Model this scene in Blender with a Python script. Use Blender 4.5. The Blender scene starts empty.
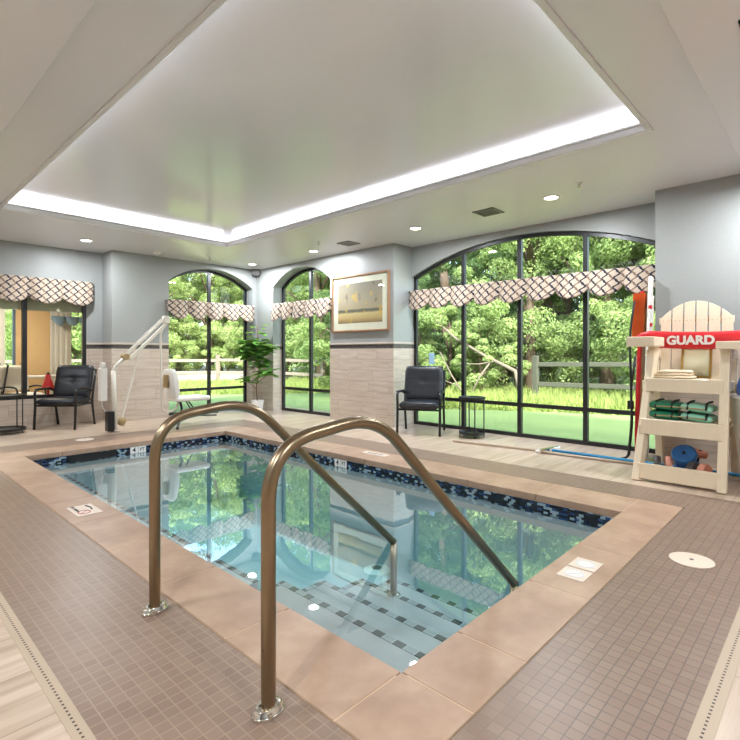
import bpy, bmesh, math, random
from mathutils import Vector, Matrix
random.seed(7)
S = bpy.context.scene
C = S.collection
PI = math.pi

# ------------------------------------------------------------------ camera
F_PX = 497.0
cam_d = bpy.data.cameras.new('camera'); cam = bpy.data.objects.new('camera', cam_d); C.objects.link(cam)
cam_d.sensor_width = 36; cam_d.lens = F_PX/740*36
cam.location = (0, 0, 1.25)
ANG = math.atan(470/F_PX)
cam.rotation_euler = (PI/2, 0, ANG - PI/2)
cam_d.shift_y = -17/740
cam_d.clip_start = 0.05; cam_d.clip_end = 400
S.camera = cam

# ------------------------------------------------------------------ world, sun, exposure
W = bpy.data.worlds.new('world'); S.world = W; W.use_nodes = True
nt = W.node_tree; nt.nodes.clear()
wo = nt.nodes.new('ShaderNodeOutputWorld'); bg = nt.nodes.new('ShaderNodeBackground')
sky = nt.nodes.new('ShaderNodeTexSky'); sky.sky_type = 'NISHITA'
sky.sun_elevation = math.radians(52); sky.sun_rotation = math.radians(200); sky.sun_disc = False
sky.air_density = 1.2; sky.dust_density = 3.0; sky.ozone_density = 1.0
nt.links.new(sky.outputs[0], bg.inputs[0]); nt.links.new(bg.outputs[0], wo.inputs[0])
bg.inputs[1].default_value = 1.1
sun_d = bpy.data.lights.new('sun', 'SUN'); sun = bpy.data.objects.new('sun', sun_d); C.objects.link(sun)
sun_d.energy = 11.0; sun_d.angle = 0.01; sun_d.color = (1, .97, .93)
sun.rotation_euler = Vector((-.6, -.55, 0.66)).to_track_quat('Z', 'Y').to_euler()
sun.location = (-8, -8, 14)
S.view_settings.view_transform = 'Standard'; S.view_settings.look = 'None'
S.view_settings.gamma = 1; S.view_settings.use_curve_mapping = False
S.view_settings.exposure = 0.0
DOWN_W = 60      # each recessed downlight
COVE_E = 13     # cove strip emission
S.cycles.use_denoising = True
S.cycles.max_bounces = 10; S.cycles.diffuse_bounces = 5; S.cycles.glossy_bounces = 4
S.cycles.transmission_bounces = 6; S.cycles.transparent_max_bounces = 16
S.cycles.sample_clamp_indirect = 6; S.cycles.caustics_reflective = False; S.cycles.caustics_refractive = False

# ------------------------------------------------------------------ materials
def lin(h):
    if isinstance(h, str):
        c = [int(h[i:i+2], 16)/255 for i in (0, 2, 4)]
        return tuple((x/12.92 if x <= .04045 else ((x+.055)/1.055)**2.4) for x in c)
    return h
def setp(b, **k):
    for n, v in k.items():
        b.inputs[n.replace('_', ' ')].default_value = v
class NT:
    """tiny node helper"""
    def __init__(s, name):
        s.m = bpy.data.materials.new(name); s.m.use_nodes = True; s.t = s.m.node_tree
        s.b = s.t.nodes['Principled BSDF']; s.out = s.t.nodes['Material Output']
    def n(s, typ, **k):
        x = s.t.nodes.new('ShaderNode'+typ)
        for a, v in k.items(): setattr(x, a, v)
        return x
    def l(s, a, b): s.t.links.new(a, b)
    def math(s, op, a, b=0.0, c=None):
        x = s.n('Math', operation=op)
        for i, v in enumerate((a, b, c)):
            if v is None: continue
            if isinstance(v, (int, float)): x.inputs[i].default_value = v
            else: s.l(v, x.inputs[i])
        return x.outputs[0]
    def mix(s, f, a, b):
        x = s.n('Mix', data_type='RGBA')
        for i, v in ((0, f), (6, a), (7, b)):
            if isinstance(v, (int, float)): x.inputs[i].default_value = v
            elif isinstance(v, tuple): x.inputs[i].default_value = (*v[:3], 1)
            else: s.l(v, x.inputs[i])
        return x.outputs[2]
    def pos(s):
        g = s.n('NewGeometry'); p = s.n('SeparateXYZ'); s.l(g.outputs['Position'], p.inputs[0]); return p.outputs
    def comb(s, x, y, z=0.0):
        c = s.n('CombineXYZ')
        for i, v in enumerate((x, y, z)):
            if isinstance(v, (int, float)): c.inputs[i].default_value = v
            else: s.l(v, c.inputs[i])
        return c.outputs[0]
    def noise(s, vec, scale, detail=3, rough=.5):
        x = s.n('TexNoise'); x.inputs['Scale'].default_value = scale; x.inputs['Detail'].default_value = detail
        x.inputs['Roughness'].default_value = rough
        if vec is not None: s.l(vec, x.inputs['Vector'])
        return x.outputs['Fac']
    def bump(s, h, strength=.2, dist=.01):
        x = s.n('Bump'); x.inputs['Strength'].default_value = strength; x.inputs['Distance'].default_value = dist
        s.l(h, x.inputs['Height']); s.l(x.outputs[0], s.b.inputs['Normal']); return x
    def ramp(s, f, stops):
        x = s.n('ValToRGB'); e = x.color_ramp.elements
        e[0].position, e[0].color = stops[0][0], (*lin(stops[0][1]), 1)
        e[1].position, e[1].color = stops[-1][0], (*lin(stops[-1][1]), 1)
        for p, c in stops[1:-1]:
            q = e.new(p); q.color = (*lin(c), 1)
        s.l(f, x.inputs[0]); return x.outputs[0]

def simple(name, col, rough=.5, metal=0, spec=.5, var=.06, scale=8, bump=0, emit=0, stretch=None):
    a = NT(name); c = lin(col)
    tc = a.n('TexCoord'); v = tc.outputs['Object']
    if stretch:
        mp = a.n('Mapping'); mp.inputs['Scale'].default_value = stretch; a.l(v, mp.inputs[0]); v = mp.outputs[0]
    f = a.noise(v, scale)
    a.l(a.mix(f, tuple(x*(1-var) for x in c), tuple(min(1, x*(1+var)) for x in c)), a.b.inputs['Base Color'])
    setp(a.b, Roughness=rough, Metallic=metal)
    a.b.inputs['Specular IOR Level'].default_value = spec
    if bump: a.bump(f, bump, .01)
    if emit:
        a.b.inputs['Emission Color'].default_value = (*c, 1); a.b.inputs['Emission Strength'].default_value = emit
    return a.m

# plank floor: long stone-look planks running along X
def m_plank():
    a = NT('plank_tile'); p = a.pos()
    br = a.n('TexBrick'); a.l(a.comb(p[0], p[1]), br.inputs['Vector'])
    br.offset = .37; br.inputs['Scale'].default_value = 1; br.inputs['Brick Width'].default_value = .9
    br.inputs['Row Height'].default_value = .33; br.inputs['Mortar Size'].default_value = .003
    br.inputs['Color1'].default_value = (.0, 0, 0, 1); br.inputs['Color2'].default_value = (1, 1, 1, 1)
    br.inputs['Mortar'].default_value = (.5, .5, .5, 1)
    sep = a.n('SeparateColor'); a.l(br.outputs['Color'], sep.inputs[0])
    off = a.math('MULTIPLY', sep.outputs[0], 7.0)
    f = a.noise(a.comb(a.math('MULTIPLY', p[0], 1.1), a.math('MULTIPLY', p[1], 16), off), 1.0, 4, .6)
    col = a.ramp(f, [(.25, '9c8673'), (.45, 'b7a28e'), (.6, 'c6b29f'), (.8, 'd0beac')])
    col = a.mix(a.math('MULTIPLY', sep.outputs[0], .22), col, lin('bba893'))
    col = a.mix(br.outputs['Fac'], col, lin('96836f'))
    a.l(col, a.b.inputs['Base Color']); setp(a.b, Roughness=.3)
    a.bump(a.math('SUBTRACT', 1, br.outputs['Fac']), .3, .002)
    return a.m
def m_mosaic():
    a = NT('brown_mosaic_tile'); p = a.pos()
    br = a.n('TexBrick'); a.l(a.comb(p[0], p[1]), br.inputs['Vector'])
    br.offset = 0; br.inputs['Scale'].default_value = 1; br.inputs['Brick Width'].default_value = .0505
    br.inputs['Row Height'].default_value = .0505; br.inputs['Mortar Size'].default_value = .0026
    br.inputs['Color1'].default_value = (*lin('7f6859'), 1); br.inputs['Color2'].default_value = (*lin('8a7463'), 1)
    br.inputs['Mortar'].default_value = (*lin('a38d7e'), 1); br.inputs['Bias'].default_value = 0
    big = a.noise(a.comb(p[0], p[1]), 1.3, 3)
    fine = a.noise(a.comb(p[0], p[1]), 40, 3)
    # grout darkens towards the near right, broken up by noise
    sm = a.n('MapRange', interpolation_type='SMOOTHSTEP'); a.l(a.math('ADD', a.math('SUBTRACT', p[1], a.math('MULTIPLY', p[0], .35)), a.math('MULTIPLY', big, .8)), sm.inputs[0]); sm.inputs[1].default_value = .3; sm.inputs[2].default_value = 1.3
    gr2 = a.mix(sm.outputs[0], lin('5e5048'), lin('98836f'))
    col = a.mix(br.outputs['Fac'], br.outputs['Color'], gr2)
    col = a.mix(a.math('MULTIPLY', fine, .3), col, lin('907a6c'))
    a.l(col, a.b.inputs['Base Color'])
    a.l(a.math('ADD', .3, a.math('MULTIPLY', big, .15)), a.b.inputs['Roughness'])
    h = a.math('ADD', a.math('SUBTRACT', 1, br.outputs['Fac']), a.math('MULTIPLY', fine, .25))
    a.bump(h, .35, .002)
    return a.m
def m_coping():
    a = NT('coping_stone'); p = a.pos()
    v = a.comb(p[0], p[1], p[2])
    f = a.noise(v, 3.2, 5, .6); g = a.noise(v, 60, 2)
    col = a.ramp(f, [(.3, '997b66'), (.5, 'aa8c75'), (.7, 'ba9e87')])
    col = a.mix(a.math('MULTIPLY', g, .18), col, lin('a2866e'))
    a.l(col, a.b.inputs['Base Color']); setp(a.b, Roughness=.42); a.bump(g, .1, .002)
    return a.m
def m_wall():
    a = NT('wall_paint_and_tile'); p = a.pos()
    g = a.n('NewGeometry'); sn = a.n('SeparateXYZ'); a.l(g.outputs['True Normal'], sn.inputs[0])
    ny = a.math('GREATER_THAN', a.math('ABSOLUTE', sn.outputs[1]), .5)
    u = a.math('ADD', a.math('MULTIPLY', ny, p[0]), a.math('MULTIPLY', a.math('SUBTRACT', 1, ny), p[1]))
    z = p[2]
    br = a.n('TexBrick'); a.l(a.comb(u, z), br.inputs['Vector'])
    br.offset = .42; br.offset_frequency = 2; br.squash = .75; br.squash_frequency = 3
    br.inputs['Scale'].default_value = 1; br.inputs['Brick Width'].default_value = .62
    br.inputs['Row Height'].default_value = .19; br.inputs['Mortar Size'].default_value = .0022
    br.inputs['Color1'].default_value = (0, 0, 0, 1); br.inputs['Color2'].default_value = (1, 1, 1, 1)
    sep = a.n('SeparateColor'); a.l(br.outputs['Color'], sep.inputs[0])
    f = a.noise(a.comb(a.math('MULTIPLY', u, 2.0), a.math('MULTIPLY', z, 22), a.math('MULTIPLY', sep.outputs[0], 9)), 1, 4, .6)
    tile = a.ramp(f, [(.25, 'a8998b'), (.5, 'bfb2a5'), (.75, 'cdc2b6')])
    tile = a.mix(a.math('MULTIPLY', sep.outputs[0], .3), tile, lin('b3a291'))
    tile = a.mix(br.outputs['Fac'], tile, lin('8f8378'))
    mo = a.n('TexBrick'); a.l(a.comb(u, a.math('SUBTRACT', z, 1.33)), mo.inputs['Vector'])
    mo.inputs['Scale'].default_value = 1; mo.inputs['Brick Width'].default_value = .03; mo.inputs['Row Height'].default_value = .0175
    mo.inputs['Mortar Size'].default_value = .001
    mo.inputs['Color1'].default_value = (*lin('2b2c30'), 1); mo.inputs['Color2'].default_value = (*lin('55504c'), 1)
    mo.inputs['Mortar'].default_value = (*lin('6d6a66'), 1)
    pn = a.noise(a.comb(u, z, p[2]), 30, 2)
    paint = a.mix(pn, lin('8f9290'), lin('969997'))
    c1 = a.mix(a.math('GREATER_THAN', z, 1.33), tile, mo.outputs['Color'])
    c2 = a.mix(a.math('GREATER_THAN', z, 1.40), c1, lin('b9aea3'))
    c3 = a.mix(a.math('GREATER_THAN', z, 1.44), c2, paint)
    a.l(c3, a.b.inputs['Base Color'])
    a.l(a.math('ADD', .28, a.math('MULTIPLY', a.math('GREATER_THAN', z, 1.44), .17)), a.b.inputs['Roughness'])
    return a.m
def m_band():   # waterline mosaic: navy, blue-grey and white small glass tiles
    a = NT('waterline_mosaic'); p = a.pos()
    g = a.n('NewGeometry'); sn = a.n('SeparateXYZ'); a.l(g.outputs['True Normal'], sn.inputs[0])
    ny = a.math('GREATER_THAN', a.math('ABSOLUTE', sn.outputs[1]), .5)
    u = a.math('ADD', a.math('MULTIPLY', ny, p[0]), a.math('MULTIPLY', a.math('SUBTRACT', 1, ny), p[1]))
    iu = a.math('FLOOR', a.math('DIVIDE', u, .038)); iz = a.math('FLOOR', a.math('DIVIDE', p[2], .022))
    sh = a.math('MULTIPLY', a.math('MODULO', a.math('ABSOLUTE', iz), 2), .019)
    iu = a.math('FLOOR', a.math('DIVIDE', a.math('ADD', u, sh), .038))
    wn = a.n('TexWhiteNoise', noise_dimensions='2D'); a.l(a.comb(iu, iz), wn.inputs['Vector'])
    r = a.n('ValToRGB'); r.color_ramp.interpolation = 'CONSTANT'
    e = r.color_ramp.elements; e[0].color = (*lin('11161f'), 1); e[1].position = .5; e[1].color = (*lin('27406b'), 1)
    q = e.new(.66); q.color = (*lin('8fa3ad'), 1); q = e.new(.86); q.color = (*lin('1a2436'), 1)
    a.l(wn.outputs['Value'], r.inputs[0]); a.l(r.outputs[0], a.b.inputs['Base Color']); setp(a.b, Roughness=.15)
    return a.m
def m_water():
    a = NT('pool_water'); t = a.t; t.nodes.remove(a.b)
    tr = a.n('BsdfTransparent'); tr.inputs[0].default_value = (.93, .985, .99, 1)
    gl = a.n('BsdfGlossy'); gl.inputs['Roughness'].default_value = .0; gl.inputs[0].default_value = (.95, .98, 1, 1)
    fr = a.n('LayerWeight'); fr.inputs['Blend'].default_value = .5
    p = a.pos(); nz = a.noise(a.comb(p[0], p[1], 0.0), 3.0, 2)
    b = a.n('Bump'); b.inputs['Strength'].default_value = .03; b.inputs['Distance'].default_value = .02
    a.l(nz, b.inputs['Height']); a.l(b.outputs[0], gl.inputs['Normal']); a.l(b.outputs[0], fr.inputs['Normal'])
    g = a.n('NewGeometry')
    fac = a.math('MULTIPLY', a.math('MULTIPLY_ADD', a.math('POWER', fr.outputs['Facing'], 2.6), 1.0, .025), a.math('SUBTRACT', 1, g.outputs['Backfacing']))
    mx = a.n('MixShader'); a.l(fac, mx.inputs[0]); a.l(tr.outputs[0], mx.inputs[1]); a.l(gl.outputs[0], mx.inputs[2])
    a.l(mx.outputs[0], a.out.inputs['Surface'])
    va = a.n('VolumeAbsorption'); va.inputs['Color'].default_value = (.42, .85, .90, 1); va.inputs['Density'].default_value = .42
    a.l(va.outputs[0], a.out.inputs['Volume'])
    return a.m
def m_glass():
    a = NT('window_glass'); a.t.nodes.remove(a.b)
    tr = a.n('BsdfTransparent'); tr.inputs[0].default_value = (.95, .98, .96, 1)
    gl = a.n('BsdfGlossy'); gl.inputs['Roughness'].default_value = .01
    lw = a.n('Fresnel'); lw.inputs['IOR'].default_value = 1.45
    g = a.n('NewGeometry'); fac = a.math('MULTIPLY', lw.outputs[0], a.math('SUBTRACT', 1, g.outputs['Backfacing'])); mx = a.n('MixShader'); a.l(fac, mx.inputs[0]); a.l(tr.outputs[0], mx.inputs[1]); a.l(gl.outputs[0], mx.inputs[2])
    a.l(mx.outputs[0], a.out.inputs['Surface']); return a.m
def m_fabric():
    a = NT('lattice_fabric'); tc = a.n('UVMap'); s = a.n('SeparateXYZ'); a.l(tc.outputs[0], s.inputs[0])
    u, v = s.outputs[0], s.outputs[1]
    def line(x):
        f = a.math('FRACT', x); d = a.math('ABSOLUTE', a.math('SUBTRACT', f, .5)); return a.math('GREATER_THAN', d, .385)
    wob = a.math('MULTIPLY', a.math('SINE', a.math('MULTIPLY', v, 4*PI)), .05)
    uu = a.math('ADD', u, wob)
    ln = a.math('MAXIMUM', line(a.math('ADD', uu, v)), line(a.math('SUBTRACT', uu, v)))
    par = a.math('GREATER_THAN', a.math('MODULO', a.math('FLOOR', a.math('MULTIPLY', a.math('ADD', u, 50), 2)), 2), .5)
    lc = a.mix(par, lin('1c2130'), lin('6e5c50'))
    n = a.noise(None, 30, 2)
    base = a.mix(n, lin('ab9a88'), lin('bbab9a'))
    a.l(a.mix(ln, base, lc), a.b.inputs['Base Color']); setp(a.b, Roughness=.85)
    return a.m
def m_bronze():
    a = NT('brushed_bronze'); tc = a.n('TexCoord')
    mp = a.n('Mapping'); mp.inputs['Scale'].default_value = (3, 3, 3); a.l(tc.outputs['Object'], mp.inputs[0])
    f = a.noise(mp.outputs[0], 2, 3)
    a.l(a.mix(f, lin('84725d'), lin('9b8a70')), a.b.inputs['Base Color'])
    setp(a.b, Metallic=1.0); a.l(a.math('ADD', .24, a.math('MULTIPLY', f, .1)), a.b.inputs['Roughness'])
    return a.m
def m_ceiling(name, col, rough, streak=0):
    a = NT(name); p = a.pos()
    n = a.noise(a.comb(p[0], p[1], p[2]), 25, 2)
    c = lin(col)
    a.l(a.mix(n, tuple(x*.98 for x in c), c), a.b.inputs['Base Color']); setp(a.b, Roughness=rough)
    if streak:
        w = a.noise(a.comb(p[0], p[1]), 5.0, 4)
        a.bump(w, .14, .006)
        a.b.inputs['Specular IOR Level'].default_value = .5
    return a.m
def m_leaf(name, c1, c2):
    a = NT(name); oi = a.n('ObjectInfo'); g = a.n('NewGeometry')
    n = a.noise(g.outputs['Position'], 1.4, 2)
    r = a.math('ADD', a.math('MULTIPLY', g.outputs['Random Per Island'], .55), a.math('MULTIPLY', n, .45))
    col = a.mix(r, lin(c1), lin(c2))
    a.t.nodes.remove(a.b)
    d = a.n('BsdfDiffuse'); tl = a.n('BsdfTranslucent'); a.l(col, d.inputs[0])
    a.l(a.mix(.5, col, lin('a6bc5c')), tl.inputs[0])
    mx = a.n('MixShader'); mx.inputs[0].default_value = .35
    a.l(d.outputs[0], mx.inputs[1]); a.l(tl.outputs[0], mx.inputs[2]); a.l(mx.outputs[0], a.out.inputs['Surface'])
    return a.m
def m_grass():
    a = NT('lawn'); p = a.pos(); v = a.comb(p[0], p[1])
    n = a.noise(v, 1.2, 4); f = a.noise(v, 30, 3)
    col = a.mix(n, lin('627c4e'), lin('84985c')); col = a.mix(a.math('MULTIPLY', f, .5), col, lin('5d7a33'))
    a.l(col, a.b.inputs['Base Color']); setp(a.b, Roughness=.9); return a.m
def m_picture():
    a = NT('beach_picture'); tc = a.n('UVMap'); s = a.n('SeparateXYZ'); a.l(tc.outputs[0], s.inputs[0])
    n = a.noise(tc.outputs[0], 7, 4)
    v = a.math('ADD', s.outputs[1], a.math('MULTIPLY', a.math('SUBTRACT', n, .5), .05))
    col = a.ramp(v, [(0, '8f7050'), (.12, 'c2a06e'), (.24, 'd1b684'), (.28, '6e6353'), (.32, '5f5a52'), (.36, 'b09a80'), (.6, 'a89684'), (1, '8c7c72')])
    mp = a.n('Mapping'); mp.inputs['Scale'].default_value = (3.4, 1.5, 1); a.l(tc.outputs[0], mp.inputs[0])
    b = a.noise(mp.outputs[0], 1.6, 2)
    col = a.mix(a.math('MULTIPLY', a.math('GREATER_THAN', b, .6), .7), col, lin('d2a650'))
    col = a.mix(a.math('MULTIPLY', a.math('LESS_THAN', b, .36), .5), col, lin('6b4c38'))
    a.l(col, a.b.inputs['Base Color']); setp(a.b, Roughness=.5); return a.m
def m_drain():
    a = NT('drain_grate'); p = a.pos(); oi = a.n('TexCoord'); s = a.n('SeparateXYZ'); a.l(oi.outputs['Object'], s.inputs[0])
    fu = a.math('ABSOLUTE', a.math('SUBTRACT', a.math('FRACT', a.math('DIVIDE', s.outputs[0], .024)), .5))
    hole = a.math('MULTIPLY', a.math('LESS_THAN', fu, .19), a.math('LESS_THAN', a.math('ABSOLUTE', s.outputs[1]), .0042))
    a.l(a.mix(hole, lin('b3a08a'), lin('2a221c')), a.b.inputs['Base Color']); setp(a.b, Roughness=.5); return a.m
def m_step():   # black / grey nosing tiles
    a = NT('step_nosing_tile'); tc = a.n('TexCoord'); s = a.n('SeparateXYZ'); a.l(tc.outputs['Object'], s.inputs[0])
    f = a.math('FRACT', a.math('DIVIDE', a.math('ADD', s.outputs[0], 20.0), .15))
    blk = a.math('LESS_THAN', f, .5)
    gap = a.math('MAXIMUM', a.math('LESS_THAN', a.math('FRACT', a.math('MULTIPLY', f, 2)), .06), 0.0)
    col = a.mix(blk, lin('8b9092'), lin('060708')); col = a.mix(gap, col, lin('b8bcbc'))
    a.l(col, a.b.inputs['Base Color']); setp(a.b, Roughness=.4); return a.m

M = dict(
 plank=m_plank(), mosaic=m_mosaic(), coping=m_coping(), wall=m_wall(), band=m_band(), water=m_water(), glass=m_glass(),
 fabric=m_fabric(), bronze=m_bronze(), ceil=m_ceiling('ceiling_paint', 'dcdcde', .26), tray=m_ceiling('tray_satin', 'dededf', .15, 1),
 plaster=simple('pool_plaster', 'b9c0c2', .7, var=.03, scale=4), step=m_step(), drain=m_drain(),
 fenced=simple('shade_darkened_fence_rail', '4a4c3e', .85, var=.2, stretch=(1, 1, 6)), lawn=m_grass(), gravel=simple('pale_gravel', 'a89e8c', .9, var=.15, scale=3),  # fenced: rail colour darkened to stand for the shade on this fence
 frame=simple('dark_bronze_frame', '141618', .35), black=simple('black_metal', '101113', .35), chrome=simple('polished_chrome', 'd8d4cc', .12, 1),
 cushion=simple('charcoal_vinyl', '171a20', .36, var=.12), white=simple('white_plastic', 'e2e0da', .35), offw=simple('painted_post', 'ddd8cc', .35),
 tan=simple('tan_plastic', 'ab9468', .5), guard=simple('cream_recycled_board', 'e3d5bb', .5, var=.04, stretch=(1, 8, 1)),
 red=simple('red_foam', 'c4141c', .45), orange=simple('orange_foam', 'e2601a', .5), blue=simple('blue_foam', '2f6aa8', .5),
 dblue=simple('deep_blue_rubber', '1d4f96', .35), pink=simple('salmon_foam', 'd9937b', .6), grey=simple('dark_grey_foam', '4a4644', .6),
 green=simple('green_nylon', '1f7a58', .5, var=.2), mint=simple('mint_nylon', '8fcbb0', .5), strap=simple('dark_webbing', '1c1c1c', .7),
 towel=simple('cream_towel', 'dccbb0', .9, bump=.4, scale=40), gold=simple('gold_frame', 'a27f3a', .3, .7), wood=simple('brown_wood_frame', '8d6a4c', .35, stretch=(1, 1, 9)),
 mat=simple('picture_mat', 'e9ded0', .7), paper=simple('cream_paper', 'd9c8a8', .6), picture=m_picture(),
 bluepole=simple('blue_aluminium_pole', '2a86b8', .3, .3), beige=simple('beige_fibreglass_pole', 'b9a894', .5),
 pot=simple('white_ceramic', 'e4e4e0', .3), soil=simple('dark_soil', '33261d', .9), bark=simple('bark', '6a5848', .9, bump=.5, scale=20),
 pbark=simple('pale_dead_wood', '6e6456', .9, bump=.5, scale=20), fence=simple('weathered_fence_rail', '85786a', .85, var=.15, stretch=(1, 1, 6)),
 cream=simple('warm_cream_wall', 'e0bd8c', .6), trimw=simple('white_trim_paint', 'd4d4d2', .35), vent=simple('grey_vent_metal', '77756f', .45),
 ventdark=simple('dark_vent_slot', '3a3a38', .6), sens=simple('grey_sensor', '5a5a58', .5), cface=simple('linen_upholstery', 'd8cfc2', .8),
 leafp=m_leaf('houseplant_leaf', '3f7d38', '7fb05a'), leaf1=m_leaf('tree_leaf_mid', '566e42', '9db274'), leaf2=m_leaf('tree_leaf_bright', '70884c', 'b8c888'),
 leaf3=m_leaf('tree_leaf_dark', '405a3a', '809a68'), blade=m_leaf('meadow_blade', '768f4a', 'b2b974'),
 lens=simple('lit_lens', 'fff6e8', .4, emit=7), led=simple('led_strip', 'f6f8ff', .4, emit=COVE_E), poolglow=simple('pool_light_lens', 'eafaff', .3, emit=14),
 text=simple('black_lettering', '141414', .5), textw=simple('white_lettering', 'f0eee8', .5), sign=simple('sign_tile', 'ddcfc0', .3), signw=simple('sign_white', 'e8e6e2', .25),
 notice=simple('pale_blue_notice', '9fc4e0', .4), shade=simple('roller_shade', 'b9b39c', .8), exter=simple('outside_wall', 'b8ada0', .8), inkred=simple('faded_red_ink', 'b05048', .5),
)

# ------------------------------------------------------------------ mesh helpers
class MB:
    def __init__(s): s.v, s.f, s.uv = [], [], None
    def add(s, vs, fs):
        o = len(s.v); s.v += [tuple(v) for v in vs]; s.f += [tuple(i+o for i in f) for f in fs]; return s
    def box(s, x0, y0, z0, x1, y1, z1, R=None):
        vs = [Vector((x, y, z)) for z in (z0, z1) for y in (y0, y1) for x in (x0, x1)]
        if R: vs = [R @ v for v in vs]
        return s.add(vs, [(0, 2, 3, 1), (4, 5, 7, 6), (0, 1, 5, 4), (2, 6, 7, 3), (0, 4, 6, 2), (1, 3, 7, 5)])
    def bar(s, a, b, w, h, up=(0, 0, 1)):
        a, b = Vector(a), Vector(b); d = (b-a).normalized(); up = Vector(up)
        if abs(d.dot(up)) > .99: up = Vector((1, 0, 0))
        r = d.cross(up).normalized(); u = r.cross(d)
        vs = [p + r*sx*w/2 + u*sz*h/2 for p in (a, b) for sx, sz in ((-1, -1), (1, -1), (1, 1), (-1, 1))]
        return s.add(vs, [(3, 2, 1, 0), (4, 5, 6, 7), (0, 1, 5, 4), (1, 2, 6, 5), (2, 3, 7, 6), (3, 0, 4, 7)])
    def tube(s, pts, r, n=12, caps=True):
        pts = [Vector(p) for p in pts]; rs = r if isinstance(r, (list, tuple)) else [r]*len(pts)
        o = len(s.v); prev = None
        for i, p in enumerate(pts):
            t = (pts[min(i+1, len(pts)-1)] - pts[max(i-1, 0)]).normalized()
            if prev is None:
                up = Vector((0, 0, 1)) if abs(t.z) < .9 else Vector((0, 1, 0)); x = t.cross(up).normalized()
            else: x = (prev - t*prev.dot(t)).normalized()
            prev = x; y = t.cross(x)
            for k in range(n):
                a = 2*PI*k/n; s.v.append(tuple(p + (x*math.cos(a) + y*math.sin(a))*rs[i]))
        for i in range(len(pts)-1):
            for k in range(n):
                k2 = (k+1) % n; s.f.append((o+i*n+k, o+i*n+k2, o+(i+1)*n+k2, o+(i+1)*n+k))
        if caps:
            s.f.append(tuple(o+k for k in reversed(range(n)))); s.f.append(tuple(o+(len(pts)-1)*n+k for k in range(n)))
        return s
    def lathe(s, prof, c=(0, 0, 0), n=28, R=None):
        o = len(s.v); c = Vector(c)
        for r, z in prof:
            for k in range(n):
                a = 2*PI*k/n; v = Vector((r*math.cos(a), r*math.sin(a), z))
                if R: v = R @ v
                s.v.append(tuple(c+v))
        for i in range(len(prof)-1):
            for k in range(n):
                k2 = (k+1) % n; s.f.append((o+i*n+k, o+i*n+k2, o+(i+1)*n+k2, o+(i+1)*n+k))
        if prof[0][0] > 1e-5: s.f.append(tuple(o+k for k in reversed(range(n))))
        if prof[-1][0] > 1e-5: s.f.append(tuple(o+(len(prof)-1)*n+k for k in range(n)))
        return s
    def prism(s, poly, fn, d0, d1):
        """poly: 2-D points; fn(u, v, d) -> world"""
        n = len(poly); vs = [fn(u, v, d0) for u, v in poly] + [fn(u, v, d1) for u, v in poly]
        return s.add(vs, [tuple(reversed(range(n))), tuple(range(n, 2*n))] + [(i, (i+1) % n, n+(i+1) % n, n+i) for i in range(n)])
    def build(s, name, m, parent=None, smooth=False, bevel=0, local=False, seg=2, fixn=True):
        me = bpy.data.meshes.new(name)
        vs = s.v
        if parent is not None and not local:
            inv = Matrix.Rotation(-parent.rotation_euler.z, 4, 'Z') @ Matrix.Translation(-Vector(parent['_w'])) if '_w' in parent else None
            vs = [tuple(inv @ Vector(v)) for v in vs]
        me.from_pydata(vs, [], s.f); me.update()
        if s.uv:
            l = me.uv_layers.new(name='UVMap')
            for lp in me.loops: l.data[lp.index].uv = s.uv[lp.vertex_index]
        if fixn:
            b = bmesh.new(); b.from_mesh(me); bmesh.ops.recalc_face_normals(b, faces=b.faces); b.to_mesh(me); b.free()
        me.materials.append(M[m] if isinstance(m, str) else m)
        o = bpy.data.objects.new(name, me); C.objects.link(o)
        if smooth:
            for p in me.polygons: p.use_smooth = True
            if smooth != 'all':
                md = o.modifiers.new('edge', 'EDGE_SPLIT'); md.split_angle = math.radians(40)
        if bevel:
            md = o.modifiers.new('bevel', 'BEVEL'); md.width = bevel; md.segments = seg; md.limit_method = 'ANGLE'
        if parent is not None:
            o.parent = parent
            if '_w' in parent: o['_w'] = parent['_w']     # sub-parts share the thing's frame
        return o
def smoothpath(pts, r, seg=6):
    """round the corners of a polyline"""
    pts = [Vector(p) for p in pts]; out = [pts[0]]
    for i in range(1, len(pts)-1):
        a, b, c = pts[i-1], pts[i], pts[i+1]
        ra = min(r, (a-b).length*.49, (c-b).length*.49)
        p, q = b+(a-b).normalized()*ra, b+(c-b).normalized()*ra
        for k in range(seg+1):
            t = k/seg; out.append(p*(1-t)**2 + b*2*t*(1-t) + q*t*t)
    out.append(pts[-1]); return out
def tag(o, label, cat, group=None, kind=None):
    o['label'] = label; o['category'] = cat
    if group: o['group'] = group
    if kind: o['kind'] = kind
    return o
def thing(name, label, cat, loc=(0, 0, 0), rotz=0, group=None):
    o = bpy.data.objects.new(name, None); C.objects.link(o); o.location = loc; o.rotation_euler = (0, 0, rotz)
    o.empty_display_size = .1; o['_w'] = tuple(loc)
    return tag(o, label, cat, group)
def struct(name, mb, m, **k):
    o = mb.build(name, m, **k)
    if o.parent is None: o['kind'] = 'structure'
    return o
def sroot(name, loc=(0, 0, 0)):
    o = bpy.data.objects.new(name, None); C.objects.link(o); o.location = loc; o['kind'] = 'structure'; o['_w'] = tuple(loc); return o
def dup(root, loc, rotz=None, label=None, group=None, scale=None):
    def cp(o, par):
        c = o.copy(); C.objects.link(c); c.parent = par
        for ch in [x for x in o.children]: cp(ch, c)
        return c
    r = cp(root, None); r.location = loc
    if rotz is not None: r.rotation_euler = (0, 0, rotz)
    if scale: r.scale = scale
    if label: r['label'] = label
    if group: r['group'] = group
    return r

# ------------------------------------------------------------------ room shell
H = 3.1; HT = 3.55; X_W = 6.35; Y_W = 9.5; X_B = 6.84; XMIN, YMIN = -2.2, -2.2
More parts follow.
